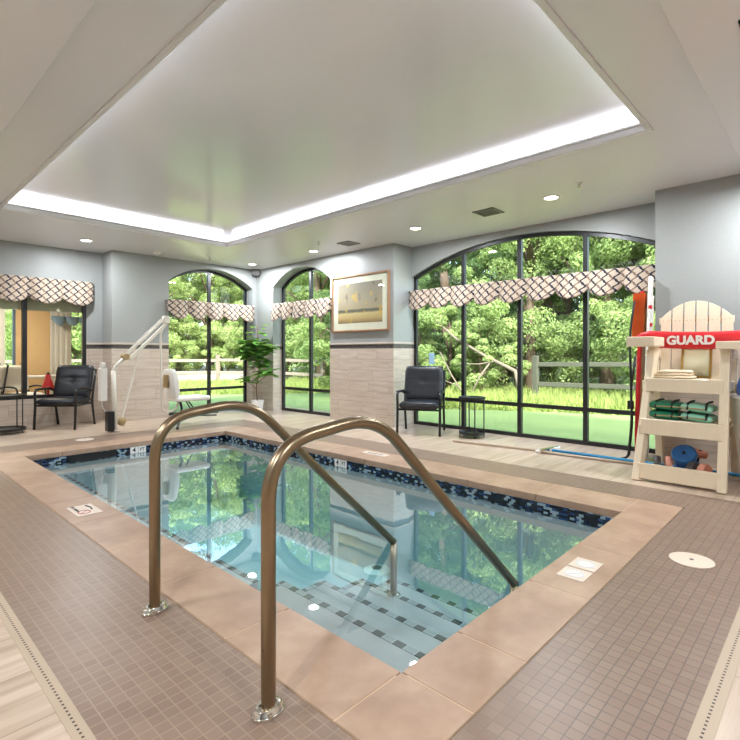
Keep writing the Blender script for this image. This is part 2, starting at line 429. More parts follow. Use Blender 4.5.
# pool: X 1.5..4.2, Y 1.25..7.16
PX0, PX1, PY0, PY1 = 1.5, 4.2, 1.25, 7.16
CX0, CX1, CY0, CY1 = 1.14, 4.67, .92, 7.6
MX0, MX1, MY0, MY1 = .56, 5.15, .36, 8.15
def ring(mb, a, b, z0, z1):
    (ax0, ay0, ax1, ay1), (bx0, by0, bx1, by1) = a, b
    mb.box(ax0, ay0, z0, bx0, ay1, z1); mb.box(bx1, ay0, z0, ax1, ay1, z1)
    mb.box(bx0, ay0, z0, bx1, by0, z1); mb.box(bx0, by1, z0, bx1, ay1, z1)
mb = MB()
for q in ((XMIN, YMIN, -.12, .505, 10.1, 0), (.505, YMIN, -.12, 7.1, .295, 0), (MX1, .295, -.12, 7.1, 10.1, 0), (.505, MY1, -.12, MX1, 10.1, 0)): mb.box(*q)
struct('floor', mb, 'plank')
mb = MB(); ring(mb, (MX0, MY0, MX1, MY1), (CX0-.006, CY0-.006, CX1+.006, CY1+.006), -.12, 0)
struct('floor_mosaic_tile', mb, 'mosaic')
o = struct('trim_drain_side', MB().box(-4.0, -.0275, -.12, 3.95, .0275, .002), 'drain', local=True); o.location = (.5325, 4.2, 0); o.rotation_euler.z = PI/2
o = struct('trim_drain_front', MB().box(-2.3, -.0325, -.12, 2.3, .0325, .002), 'drain', local=True); o.location = (2.86, .3275, 0)
# coping stones (0.7 m slabs), bullnosed inner edge
mb = MB(); g = .0022
def slab(x0, y0, x1, y1): mb.box(x0+g, y0+g, -.06, x1-g, y1-g, .001)
slab(CX0, CY0, PX0, PY0); slab(PX1, CY0, CX1, PY0); slab(CX0, PY1, PX0, CY1); slab(PX1, PY1, CX1, CY1)
xs = [PX0, 1.89, 2.59, 3.29, 3.99, PX1]
for a, b in zip(xs, xs[1:]): slab(a, CY0, b, PY0)
xs = [PX0, 1.9, 2.6, 3.3, PX1]
for a, b in zip(xs, xs[1:]): slab(a, PY1, b, CY1)
ys = [PY0, 1.96, 2.66, 3.36, 4.06, 4.76, 5.46, 6.16, 6.66, PY1]
for a, b in zip(ys, ys[1:]): slab(CX0, a, PX0, b); slab(PX1, a, CX1, b)
struct('pool_coping', mb, 'coping', bevel=.003, seg=2)
mb = MB(); ring(mb, (CX0+.002, CY0+.002, CX1-.002, CY1-.002), (PX0-.03, PY0-.03, PX1+.03, PY1+.03), -.06, -.0008)
struct('trim_coping_grout', mb, simple('coping_grout', 'd0b496', .8))
# basin
ZB = -.98; mb = MB()
mb.box(PX0-.25, PY0-.25, ZB-.1, PX1+.25, PY1+.25, ZB)
for q in ((PX0-.25, PY0-.25, ZB, PX0, PY1+.25, -.061), (PX1, PY0-.25, ZB, PX1+.25, PY1+.25, -.061), (PX0, PY0-.25, ZB, PX1, PY0, -.061), (PX0, PY1, ZB, PX1, PY1+.25, -.061)): mb.box(*q)
basin = struct('pool_basin', mb, 'plaster')
mb = MB(); t = .006
for q in ((PX0, PY0, -.17, PX0+t, PY1, -.061), (PX1-t, PY0, -.17, PX1, PY1, -.061), (PX0+t, PY0, -.17, PX1-t, PY0+t, -.061), (PX0+t, PY1-t, -.17, PX1-t, PY1, -.061)): mb.box(*q)
struct('trim_waterline_tile', mb, 'band')
# steps in the near corner, bench along two sides
SX = [2.05, 2.42, 2.82, 3.2]; SZ = [-.30, -.42, -.54, -.66]; YS = 2.76
mb = MB(); x0 = PX0
for i in range(4): mb.box(x0 if i == 0 else SX[i-1], PY0, ZB, SX[i], YS, SZ[i])
struct('pool_steps', mb, simple('step_plaster', 'aaa9aa', .7, var=.05, scale=14))
mb = MB(); mb.box(PX0, YS, ZB, 1.86, PY1, -.24); mb.box(1.86, 6.85, ZB, PX1, PY1, -.24)
struct('pool_bench', mb, 'plaster')
nos = []
for i in range(4):
    L = YS-PY0-.02
    o = struct('trim_step_nosing', MB().box(0, -.045, -.002, L, .0, .003), 'step', local=True); o.location = (SX[i], PY0+.01, SZ[i]); o.rotation_euler.z = PI/2
    o.location.x = SX[i]-.045
    w = SX[i]-(SX[i-1] if i else PX0)-.06
    o = struct('trim_step_side', MB().box(0, -.045, -.002, w, 0, .003), 'step', local=True); o.location = (SX[i]-.045-w, YS, SZ[i])
o = struct('trim_bench_nosing', MB().box(0, -.04, -.002, 6.85-YS, 0, .003), 'step', local=True); o.location = (1.82, YS, -.24); o.rotation_euler.z = PI/2
# water
o = MB().box(PX0-.03, PY0-.03, ZB-.03, PX1+.03, PY1+.03, -.14).build('pool_water', 'water')
tag(o, 'clear still turquoise water filling the rectangular indoor pool', 'water', kind='stuff')

# walls
def arch_pts(a, b, spring, crown, n=24):
    c = (a+b)/2; hs = (b-a)/2; ri = crown-spring; R = (hs*hs+ri*ri)/(2*ri); out = []
    th = math.asin(min(1, hs/R))
    for k in range(n+1):
        t = -th + 2*th*k/n; out.append((c+R*math.sin(t), crown-R+R*math.cos(t)))
    return out
def arch_wall(name, u0, u1, a, b, spring, crown, fn, d0, d1, z0=0):
    mb = MB()
    if a > u0: mb.prism([(u0, 0), (a, 0), (a, HT), (u0, HT)], fn, d0, d1)
    if b < u1: mb.prism([(b, 0), (u1, 0), (u1, HT), (b, HT)], fn, d0, d1)
    if z0 > 0: mb.prism([(a, 0), (b, 0), (b, z0), (a, z0)], fn, d0, d1)
    ap = arch_pts(a, b, spring, crown) if crown > spring else [(a, spring), (b, spring)]
    for p, q in zip(ap, ap[1:]): mb.prism([p, q, (q[0], HT), (p[0], HT)], fn, d0, d1)
    return struct(name, mb, 'wall', fixn=True)
fx = lambda u, v, d: (d, u, v)        # wall in a plane of constant X
fy = lambda u, v, d: (u, d, v)        # wall in a plane of constant Y
arch_wall('wall_right', 5.46, 9.8, 7.05, 8.88, 2.67, 3.0, fx, X_W, X_W+.32)
arch_wall('wall_bay', 1.2, 5.8, 1.53, 5.46, 2.58, 3.0, fx, X_B, X_B+.16)
struct('wall_pillar_side', MB().box(X_W+.32, 5.46, 0, X_B, 5.78, HT), 'wall')
struct('wall_pier', MB().box(X_W, YMIN, 0, 7.0, 1.53, HT), 'wall')
arch_wall('wall_back', 3.3, X_W+.32, 4.34, 6.24, 2.67, 3.0, fy, Y_W, Y_W+.32)
arch_wall('wall_left', XMIN, 3.62, 1.13, 3.03, 2.36, 2.36, fy, 9.98, 10.12, z0=.47)
struct('wall_left_return', MB().box(3.3, Y_W+.32, 0, 3.62, 9.98, HT), 'wall')
struct('wall_behind', MB().box(XMIN-.2, YMIN, 0, XMIN, 10.1, HT), 'wall')
struct('wall_near', MB().box(XMIN-.2, YMIN-.2, 0, 7.0, YMIN, HT), 'wall')
# cap rail above the mosaic band
def cap(name, *q): struct(name, MB().box(*q), simple('cap_tile', 'b9aea3', .35), bevel=.004)
cap('trim_1', X_W-.014, 5.446, 1.405, X_W+.001, 7.05, 1.43)
cap('trim_2', X_W-.014, 5.446, 1.405, X_B, 5.459, 1.43)
cap('trim_3', X_W-.014, 8.88, 1.405, X_W+.001, 9.5, 1.43)
cap('trim_4', 3.286, Y_W-.014, 1.405, 4.34, Y_W+.001, 1.43)
cap('trim_5', 6.24, Y_W-.014, 1.405, X_W, Y_W+.001, 1.43)
cap('trim_6', 3.286, Y_W, 1.405, 3.3, 9.98, 1.43)
cap('trim_7', 3.03, 9.966, 1.405, 3.3, 9.981, 1.43)
cap('trim_8', X_W-.014, YMIN, 1.405, X_W+.001, 1.53, 1.43)

# ceiling: soffit ring at 3.1 round the tray, lower soffit at 3.0 over the near and left margins
TX0, TX1, TY0, TY1 = 1.36, 4.57, 1.15, 7.74
BX, BY = .86, .66
mb = MB()
mb.box(BX, BY, H, TX0, 10.1, HT-.15); mb.box(TX1, BY, H, 7.0, 10.1, HT-.15)
mb.box(TX0, BY, H, TX1, TY0, HT-.15); mb.box(TX0, TY1, H, TX1, 10.1, HT-.15)
struct('ceiling', mb, 'ceil')
mb = MB(); mb.box(XMIN-.2, YMIN-.2, 3.0, BX, 10.1, HT); mb.box(BX, YMIN-.2, 3.0, 7.0, BY, HT)
struct('ceiling_lower_soffit', mb, 'ceil', bevel=.006)
ZT = 3.27
mb = MB(); mb.box(TX0-.2, TY0-.2, ZT, TX1+.2, TY1+.2, ZT+.12)
struct('ceiling_tray', mb, 'tray')
struct('ceiling_roof', MB().box(XMIN-.6, YMIN-.6, HT, 7.3, 10.6, HT+.3), 'exter')
# cut the soffit back above the lip so the cove is a real slot: rebuild soffit as thin lip + set-back wall
bpy.data.objects.remove(bpy.data.objects['ceiling'])
CW = .19
mb = MB(); ring(mb, (BX, BY, 7.0, 10.1), (TX0, TY0, TX1, TY1), H, H+.06)
ring(mb, (BX, BY, 7.0, 10.1), (TX0-CW, TY0-CW, TX1+CW, TY1+CW), H+.06, ZT)
struct('ceiling', mb, 'ceil')
mb = MB(); w = .03
for k, (o1, z0, z1) in enumerate(((.0, H-.015, H+.02), (-.014, H+.02, H+.05), (.008, H+.05, H+.07))):
    ring(mb, (TX0-w+o1-.0, TY0-w+o1, TX1+w-o1, TY1+w-o1), (TX0+o1+.012, TY0+o1+.012, TX1-o1-.012, TY1-o1-.012), z0, z1)
struct('trim_cove_moulding', mb, 'trimw', bevel=.006)
mb = MB()
ring(mb, (TX0-.075, TY0-.075, TX1+.075, TY1+.075), (TX0-.06, TY0-.06, TX1+.06, TY1+.06), H, H+.02)
struct('trim_soffit_bead', MB().box(0, 0, 0, .001, .001, .001), 'trimw') if False else None
for i, q in enumerate(((TX0-.15, TY0, TX0-.12, TY1), (TX1+.12, TY0, TX1+.15, TY1), (TX0, TY0-.15, TX1, TY0-.12), (TX0, TY1+.12, TX1, TY1+.15))):
    o = MB().box(q[0], q[1], H+.062, q[2], q[3], H+.085).build('led_strip', 'led')
    tag(o, ['white LED light strip hidden in the ceiling cove, left side of the tray', 'white LED light strip in the ceiling cove, along the big window side', 'white LED light strip in the ceiling cove, nearest the camera', 'white LED light strip in the ceiling cove, along the back wall side'][i], 'light strip')

# ------------------------------------------------------------------ windows
def arch_window(name, a, b, spring, crown, fn, d, mull, transom, z0=.0, fw=.055):
    r = sroot(name); ap = arch_pts(a, b, spring, crown)
    mb = MB(); t = fw/2
    mb.prism([(a, z0), (a+fw, z0), (a+fw, spring), (a, spring)], fn, d-t, d+t)
    mb.prism([(b-fw, z0), (b, z0), (b, spring), (b-fw, spring)], fn, d-t, d+t)
    mb.prism([(a+fw, z0), (b-fw, z0), (b-fw, z0+fw), (a+fw, z0+fw)], fn, d-t, d+t)
    c = (a+b)/2
    for p, q in zip(ap, ap[1:]):
        def inn(w): 
            k = Vector((c-w[0], (crown-4.0)-w[1])).normalized()*fw; return (w[0]+k[0], w[1]+k[1])
        mb.prism([p, q, inn(q), inn(p)], fn, d-t, d+t)
    mb.build('window_frame', 'frame', r)
    def top(u):
        for p, q in zip(ap, ap[1:]):
            if p[0] <= u <= q[0]: return p[1]+(q[1]-p[1])*(u-p[0])/(q[0]-p[0])
        return spring
    for m_ in mull:
        MB().prism([(m_-fw*.55, z0+fw), (m_+fw*.55, z0+fw), (m_+fw*.55, top(m_)-.03), (m_-fw*.55, top(m_)-.03)], fn, d-t*1.1, d+t*1.1).build('mullion', 'frame', r)
    ed = [a]+list(mull)+[b]
    for p, q in zip(ed, ed[1:]):
        MB().prism([(p+fw*.5, transom-.028), (q-fw*.5, transom-.028), (q-fw*.5, transom+.028), (p+fw*.5, transom+.028)], fn, d-t, d+t).build('transom', 'frame', r)
        MB().prism([(p+.03, z0+.04), (q-.03, z0+.04), (q-.03, transom-.02), (p+.03, transom-.02)], fn, d-.003, d+.003).build('glass_pane', 'glass', r)
        pts = [(p+.03, transom+.02), (q-.03, transom+.02)] + [(u, top(u)-.02) for u in [q-.03-(q-p-.06)*k/8 for k in range(9)]]
        MB().prism(pts, fn, d-.003, d+.003).build('glass_pane', 'glass', r)
    return r
arch_window('window_1', 4.34, 6.24, 2.67, 3.0, fy, 9.76, [5.33], .49)
arch_window('window_2', 7.05, 8.88, 2.67, 3.0, fx, 6.61, [7.92], .49)
arch_window('window_3', 1.53, 5.46, 2.58, 3.0, fx, 6.93, [2.51, 3.47, 4.45], .48)
struct('floor_bay', MB().box(7.1, 1.4, -.12, 7.12, 5.6, -.01), 'exter')
r = sroot('window_4')
mb = MB()
for p, q in (((1.13, .47), (3.03, .53)), ((1.13, 2.3), (3.03, 2.36))): mb.prism([(p[0], p[1]), (q[0], p[1]), (q[0], q[1]), (p[0], q[1])], fy, 9.985, 10.05)
for u in (1.13, 2.97): mb.prism([(u, .53), (u+.06, .53), (u+.06, 2.3), (u, 2.3)], fy, 9.985, 10.05)
mb.build('window_frame', 'frame', r)
MB().prism([(2.05, .53), (2.12, .53), (2.12, 2.3), (2.05, 2.3)], fy, 9.97, 10.05).build('mullion', 'frame', r)
for a, b in ((1.19, 2.05), (2.12, 2.97)):
    MB().prism([(a, .53), (b, .53), (b, 2.3), (a, 2.3)], fy, 10.01, 10.016).build('glass_pane', 'glass', r)
    MB().prism([(a, 1.98), (b, 1.98), (b, 2.3), (a, 2.3)], fy, 10.06, 10.065).build('roller_shade', 'shade', r)

# ------------------------------------------------------------------ valances
def valance(label, L, n, h, pw, loc, rotz, ret=.1):
    """local x along the wall, -y out into the room, z down from 0"""
    t = thing('valance', label, 'valance', loc, rotz, 'lattice print valances')
    mb = MB(); mb.uv = []; nu, nv = 14*n, 10
    grid = []
    for i in range(nu+1):
        x = L*i/nu; s = (i % 14)/14 if i < nu else 0
        b = math.sin(PI*s)**.55 if 0 < s < 1 else 0
        for j in range(nv+1):
            v = j/nv
            z = -(h+.015-.13*(1-b))*v
            y = -(ret*.75 + (.04+.08*v)*b + .007*math.sin(9*PI*s)*v)
            # pinch: fabric drawn in at the pleats
            xx = x + .012*math.sin(2*PI*s)*v*(1 if b > 0 else 0)
            mb.v.append((xx, y, z)); mb.uv.append((x/pw + .02*math.sin(6*s), z/(pw*.9)))
    for i in range(nu):
        for j in range(nv):
            a = i*(nv+1)+j; mb.f.append((a, a+nv+1, a+nv+2, a+1))
    for e, i in ((0, 0), (1, nu)):                       # returns to the wall
        o = len(mb.v)
        for j in range(nv+1):
            q = mb.v[i*(nv+1)+j]
            for k in range(4):
                mb.v.append((q[0], q[1]*(1-k/3), q[2]*(1-.12*math.sin(PI*k/3)))); mb.uv.append(((q[0]-(q[1])*(k/3))/pw, q[2]/(pw*.9)))
        for j in range(nv):
            for k in range(3):
                a = o+j*4+k; mb.f.append((a, a+1, a+5, a+4))
    f = mb.build('fabric', 'fabric', t, smooth='all', local=True, fixn=False)
    md = f.modifiers.new('thick', 'SOLIDIFY'); md.thickness = .006
    MB().box(.01, -ret*.7, -.03, L-.01, 0, -.01).build('mounting_board', 'trimw', t, local=True)
    return t
valance('short lattice print valance across the arched window left of the potted plant', 1.93, 5, .36, .14, (4.30, Y_W-.001, 2.29), 0)
valance('short lattice print valance across the arched window beside the framed picture', 1.84, 5, .36, .14, (X_W-.001, 8.80, 2.29), -PI/2)
valance('long lattice print valance across the wide arched window', 3.9, 9, .335, .14, (X_B-.001, 5.45, 2.325), -PI/2)
valance('lattice print valance over the interior window behind the black chair by the left wall', 2.03, 4, .43, .14, (1.10, 9.979, 2.53), 0)

# ------------------------------------------------------------------ hand rails
def rail(label, y, xb=1.01):
    t = thing('handrail', label, 'handrail', (1.01, y, 0), 0, 'pool handrails')
    # tighten the lower joint
    P = smoothpath([(xb, y, 0), (xb, y, .80)], .1)[:1] + smoothpath([(xb, y, .02), (xb, y, .925), (1.56, y, .985), (2.12, y, .46)], .2, 12)[0:] + [Vector((2.80, y, -.155))]
    MB().tube(P, .026, 20).build('rail_tube', 'bronze', t, smooth='all')
    MB().tube([(2.80, y, -.14), (2.80, y, -.538)], .026, 20).build('lower_post', 'bronze', t, smooth='all')
    MB().lathe([(.05, 0), (.05, .004), (.03, .018), (.0265, .018)], (2.80, y, -.54)).build('pool_flange', 'chrome', t, smooth=True)
    R = Matrix.Diagonal((1.25, .8, 1, 1)).to_3x3()
    f = MB().lathe([(.05, 0), (.05, .012), (.046, .015), (.042, .03), (.039, .033), (.028, .034), (.027, .03)], (xb, y, .0), 32, R).build('escutcheon', 'chrome', t, smooth=True)
    MB().box(xb-.025, y-.041, .012, xb-.01, y-.034, .026).build('set_screw', 'chrome', f, bevel=.002)
rail('bronze pool handrail nearest the camera, rising beside the near corner of the pool', 1.44)
rail('bronze pool handrail farther from the camera, standing left of the nearer rail', 2.405, 1.03)

# ------------------------------------------------------------------ padded armchairs
def cushion(mb, w, d, h, M4, tufts=(), n=18):
    """pillow in local xy, thickness z"""
    def surf(u, v, sgn):
        e = (1-abs(u)**6)*(1-abs(v)**6); z = sgn*h/2*max(0, e)**.35
        if sgn > 0:
            for (a, b, su, sv, amp) in tufts: z -= amp*math.exp(-((u-a)/su)**2-((v-b)/sv)**2)
        k = 1-.03*(abs(u)*abs(v))**3
        return M4 @ Vector((u*w/2*k, v*d/2*k, z))
    for sgn in (1, -1):
        o = len(mb.v)
        for i in range(n+1):
            for j in range(n+1):
                u = math.sin((i/n-.5)*PI); v = math.sin((j/n-.5)*PI); mb.v.append(tuple(surf(u, v, sgn)))
        for i in range(n):
            for j in range(n):
                a = o+i*(n+1)+j; f = (a, a+n+1, a+n+2, a+1); mb.f.append(f if sgn > 0 else f[::-1])
    return mb
def armchair(label, loc, rotz):
    t = thing('armchair', label, 'chair', loc, rotz, 'black padded armchairs by the pool')
    for s in (-1, 1):
        x = .325*s
        MB().tube(smoothpath([(x, -.30, 0), (x, -.27, .40), (x, -.285, .62), (x, -.20, .655), (x, .12, .645), (x, .25, .60)], .07), .020, 10).build('arm_frame', 'black', t, smooth='all', local=True)
        MB().tube(smoothpath([(x*.97, .34, 0), (x*.97, .25, .40), (x*.97, .29, .62), (x*.97, .38, .96)], .1), .019, 10).build('rear_leg', 'black', t, smooth='all', local=True)
        MB().bar((x, -.24, .655), (x, .12, .657), .055, .022).build('armrest', 'black', t, bevel=.006, local=True)
    MB().tube(smoothpath([(-.31, .38, .95), (-.2, .39, .985), (.2, .39, .985), (.31, .38, .95)], .06), .016, 8).build('back_rail', 'black', t, smooth='all', local=True)
    fr = MB().tube([(0, -.26, .385), (.31, -.26, .385), (.31, .25, .385), (-.31, .25, .385), (-.31, -.26, .385), (0, -.26, .385)], .015, 8)
    fr.build('seat_frame', 'black', t, smooth='all', local=True)
    cushion(MB(), .61, .58, .13, Matrix.Translation((0, -.02, .45)), ((0, 0, 2, .04, .006),)).build('seat_cushion', 'cushion', t, smooth='all', local=True)
    Mb = Matrix.Translation((0, .27, .745)) @ Matrix.Rotation(math.radians(102), 4, 'X') @ Matrix.Rotation(PI, 4, 'Y') @ Matrix.Rotation(PI, 4, 'Z')
    Mb = Matrix.Translation((0, .255, .755)) @ Matrix.Rotation(math.radians(76), 4, 'X')
    cushion(MB(), .62, .58, .15, Mb, ((0, .1, 1.2, .07, .02), (0, .1, .10, .16, .02)), 24).build('back_cushion', 'cushion', t, smooth='all', local=True)
    return t
ch = armchair('black padded armchair with metal arms standing before the wide arched window', (6.22, 4.77, 0), math.radians(-62))
dup(ch, (2.56, 9.50, 0), math.radians(-45), 'black padded armchair by the left wall beside the interior window')

# ------------------------------------------------------------------ side tables
def side_table(label, loc, r, rotz=0):
    t = thing('side_table', label, 'table', loc, rotz, 'round black metal side tables')
    MB().lathe([(r, .565), (r+.008, .572), (r+.008, .60), (r-.004, .602), (r-.012, .585), (0, .585)], n=36).build('tabletop', 'black', t, smooth=True, local=True)
    MB().lathe([(r-.01, .045), (r, .05), (r, .085), (r-.01, .086), (r-.016, .062), (0, .062)], n=36).build('lower_shelf', 'black', t, smooth=True, local=True)
    for k in range(4):
        a = PI/4+PI/2*k; MB().tube([((r-.01)*math.cos(a), (r-.01)*math.sin(a), 0), ((r-.01)*math.cos(a), (r-.01)*math.sin(a), .57)], .009, 8).build('leg', 'black', t, smooth='all', local=True)
side_table('small round black two-tier side table before the wide arched window', (6.40, 3.97, 0), .19)
side_table('round black two-tier side table beside the armchair at the left wall', (1.72, 9.42, 0), .27)

# ------------------------------------------------------------------ pool lift
t = thing('pool_lift', 'white pool access lift with slanting arm and hanging seat by the pool', 'pool lift', (2.93, 8.32, 0))
y = 8.32
MB().lathe([(.085, 0), (.085, .012), (.05, .02), (.05, .06), (.035, .065)], (2.93, y, 0)).build('base_flange', 'chrome', t, smooth=True)
MB().tube([(2.93, y, .05), (2.915, y, .97)], .034, 16).build('mast', 'offw', t, smooth='all')
MB().tube(smoothpath([(2.915, y, .93), (2.94, y, 1.04), (3.1, y, 1.19)], .08), .028, 14).build('mast_elbow', 'offw', t, smooth='all')
j = MB().tube([(3.09, y-.06, 1.19), (3.09, y+.06, 1.19)], .05, 20).build('arm_joint', 'tan', t, smooth=True)
MB().bar((3.08, y-.045, 1.20), (3.74, y-.045, 1.86), .022, .035).bar((3.08, y+.045, 1.20), (3.74, y+.045, 1.86), .022, .035).build('arm_bar', 'offw', t, bevel=.005)
MB().bar((3.16, y, 1.15), (3.77, y, 1.76), .045, .05).build('lower_arm', 'offw', t, bevel=.008)
MB().box(3.70, y-.06, 1.75, 3.80, y+.06, 1.88).build('arm_head', 'offw', t, bevel=.02)
MB().tube([(3.33, y, 1.33), (3.2, y, .84)], .012, 10).tube([(3.2, y, .84), (3.03, y, .19)], .02, 12).build('actuator', 'offw', t, smooth=True)
MB().lathe([(.0, -.07), (.05, -.06), (.06, 0), (.05, .06), (0, .07)], (3.04, y, .16), 16, Matrix.Rotation(.3, 3, 'Y')).build('actuator_motor', 'tan', t, smooth='all')
b_ = MB().box(2.70, y-.06, .50, 2.81, y+.06, 1.02).build('control_box', 'white', t, bevel=.02)
MB().box(2.72, y-.04, 1.02, 2.79, y+.04, 1.10).build('emergency_button', 'white', b_, bevel=.015)
MB().tube(smoothpath([(2.74, y, .5), (2.76, y, .38), (2.86, y-.02, .28), (2.84, y, .18)], .05), .006, 8).build('cable', 'white', t, smooth='all')
MB().box(2.80, y-.10, .03, 2.90, y+.04, .34).build('battery_box', 'black', t, bevel=.01)
MB().tube(smoothpath([(3.76, y, 1.8), (3.66, y, 1.58), (3.68, y, .31), (3.75, y, .24), (3.92, y, .27), (3.98, y, .41)], .06), .018, 12).build('hanger_tube', 'offw', t, smooth='all')
MB().box(3.72, y-.05, .66, 3.78, y+.05, .88).build('hand_control', 'tan', t, bevel=.012)
Rb = Matrix.Translation((3.86, y, .46)) @ Matrix.Rotation(-.14, 4, 'Y')
cushion(MB(), .10, .42, .52, Matrix.Translation((3.84, y, .72)) @ Matrix.Rotation(-.12, 4, 'Y')).build('seat_back', 'white', t, smooth='all')
sp = MB(); sp.box(3.84, y-.22, .42, 4.46, y+.22, .50); sp.build('seat_pan', 'white', t, bevel=.03, seg=4)
MB().tube(smoothpath([(3.95, y-.10, .42), (3.95, y-.18, .30), (3.78, y-.38, .04), (3.74, y-.45, .012)], .05), .022, 10).build('support_leg', 'black', t, smooth='all')
MB().bar((4.15, y-.12, .16), (4.62, y-.12, .13), .05, .02).bar((4.35, y+.14, .16), (4.8, y+.14, .14), .05, .02).build('footrest', 'black', t, bevel=.005)
MB().tube([(4.05, y-.12, .42), (4.2, y-.12, .16)], .012, 8).build('footrest_strut', 'black', t, smooth='all')
MB().tube([(4.2, y+.14, .42), (4.4, y+.14, .16)], .012, 8).build('footrest_strut', 'black', t, smooth='all')

# ------------------------------------------------------------------ potted plant
t = thing('potted_plant', 'tall leafy green plant in a white pot between the two smaller arched windows', 'plant', (6.02, 8.98, 0))
MB().lathe([(.09, 0), (.105, .02), (.13, .23), (.138, .25), (.128, .252), (.12, .22), (0, .22)], (6.02, 8.98, 0)).build('pot', 'pot', t, smooth=True)
MB().lathe([(.119, .222), (0, .226)], (6.02, 8.98, 0)).build('soil', 'soil', t)
rnd = random.Random(3)
stems = [[(6.02, 8.98, .2), (6.0, 9.0, .55), (6.08, 8.96, .95), (6.02, 8.95, 1.35), (6.03, 9.0, 1.86)],
         [(6.08, 8.96, .9), (5.94, 9.06, 1.15), (5.80, 9.16, 1.3)], [(6.0, 9.0, .6), (6.1, 8.75, .78), (6.12, 8.55, .88)],
         [(6.04, 8.96, 1.1), (6.14, 8.80, 1.25), (6.12, 8.68, 1.38)], [(6.0, 9.0, .5), (5.9, 9.12, .62), (5.82, 9.2, .7)], [(6.03, 8.96, 1.2), (5.92, 9.1, 1.35), (5.86, 9.14, 1.52)]]
mb = MB()
for k, s_ in enumerate(stems): mb.tube(smoothpath(s_, .15, 4), .012 if k == 0 else .006, 6)
mb.build('stem', 'bark', t, smooth='all')
mb = MB()
def leaf(mb, p, d, up, L, w):
    d = d.normalized(); r = d.cross(up).normalized(); n_ = r.cross(d)
    prof = [(0, .05), (.2, .35), (.45, .5), (.65, .42), (.85, .3), (1, .02)]
    o = len(mb.v)
    for q, ww in prof:
        c = p + d*L*q - Vector((0, 0, 1))*L*.35*q*q
        mb.v += [tuple(c-r*w*ww+n_*w*.12), tuple(c), tuple(c+r*w*ww+n_*w*.12)]
    for i in range(5):
        a = o+i*3; mb.f += [(a, a+1, a+4, a+3), (a+1, a+2, a+5, a+4)]
for k, s_ in enumerate(stems):
    P = [Vector(q) for q in smoothpath(s_, .15, 4)]
    cnt = [110, 60, 26, 44, 14, 46][k]
    for i in range(cnt):
        f = (.45+.55*rnd.random()) if k == 0 else (.35+.65*rnd.random())
        q = P[min(int(f*(len(P)-1)), len(P)-2)].lerp(P[min(int(f*(len(P)-1))+1, len(P)-1)], rnd.random())
        a = rnd.random()*2*PI; d = Vector((math.cos(a), math.sin(a), rnd.uniform(-.1, .7)))
        q = q + d.normalized()*rnd.uniform(.01, .13)
        L = rnd.uniform(.14, .23); e = q+d.normalized()*L
        if e.x > 6.30 or e.y > 9.4: d.x, d.y = -abs(d.x)-.3, -abs(d.y)
        leaf(mb, q, d, Vector((0, 0, 1)), L, L*.85)
mb.build('foliage', 'leafp', t, smooth='all', fixn=False)

# ------------------------------------------------------------------ framed picture
t = thing('framed_picture', 'large framed beach picture with cream mat on the pillar left of the armchair', 'picture', (X_W, 6.245, 2.14))
def fr_ring(mb, y0, z0, y1, z1, w, x0, x1):
    mb.box(x0, y0, z0, x1, y0+w, z1); mb.box(x0, y1-w, z0, x1, y1, z1); mb.box(x0, y0+w, z0, x1, y1-w, z0+w); mb.box(x0, y0+w, z1-w, x1, y1-w, z1)
mb = MB(); fr_ring(mb, 5.53, 1.63, 6.96, 2.66, .035, X_W-.045, X_W-.002); mb.build('frame', 'wood', t, bevel=.008)
MB().box(X_W-.022, 5.56, 1.66, X_W-.006, 6.93, 2.63).build('mat_board', 'mat', t)
mb = MB(); mb.v = [(X_W-.0235, 6.80, 1.79), (X_W-.0235, 5.69, 1.79), (X_W-.0235, 5.69, 2.51), (X_W-.0235, 6.80, 2.51)]; mb.f = [(0, 1, 2, 3)]; mb.uv = [(0, 0), (1, 0), (1, 1), (0, 1)]
mb.build('print', 'picture', t)
MB().box(X_W-.032, 5.56, 1.66, X_W-.029, 6.93, 2.63).build('cover_glass', 'glass', t)

# ------------------------------------------------------------------ ceiling fixtures
DL = [(5.82, 8.87, 'white recessed ceiling light above the corner with the potted plant'), (5.84, 6.93, 'white recessed ceiling light left of the square vent above the framed picture'),
      (5.80, 4.56, 'white recessed ceiling light above the armchair at the wide window'), (5.76, 2.49, 'white recessed ceiling light above the right half of the wide window'),
      (2.72, 8.97, 'white recessed ceiling light above the armchair at the left wall'),  # lights below this line are out of view, added to brighten the room
      (5.7, .35, 'added white recessed ceiling light, out of view over the deck beside the guard chair'), (3.2, -.9, 'added white recessed ceiling light, unseen behind the camera, towards the right'),
      (.9, -1.2, 'added white recessed ceiling light, unseen behind the camera, in the middle'), (-1.0, .6, 'added white recessed ceiling light, unseen behind the camera, towards the left'),
      (-1.0, 3.0, 'added white recessed ceiling light, out of view over the left deck, nearer one'), (-1.0, 5.6, 'added white recessed ceiling light, out of view over the left deck, middle one'), (-1.0, 8.2, 'added white recessed ceiling light, out of view over the left deck, farther one')]
proto = None
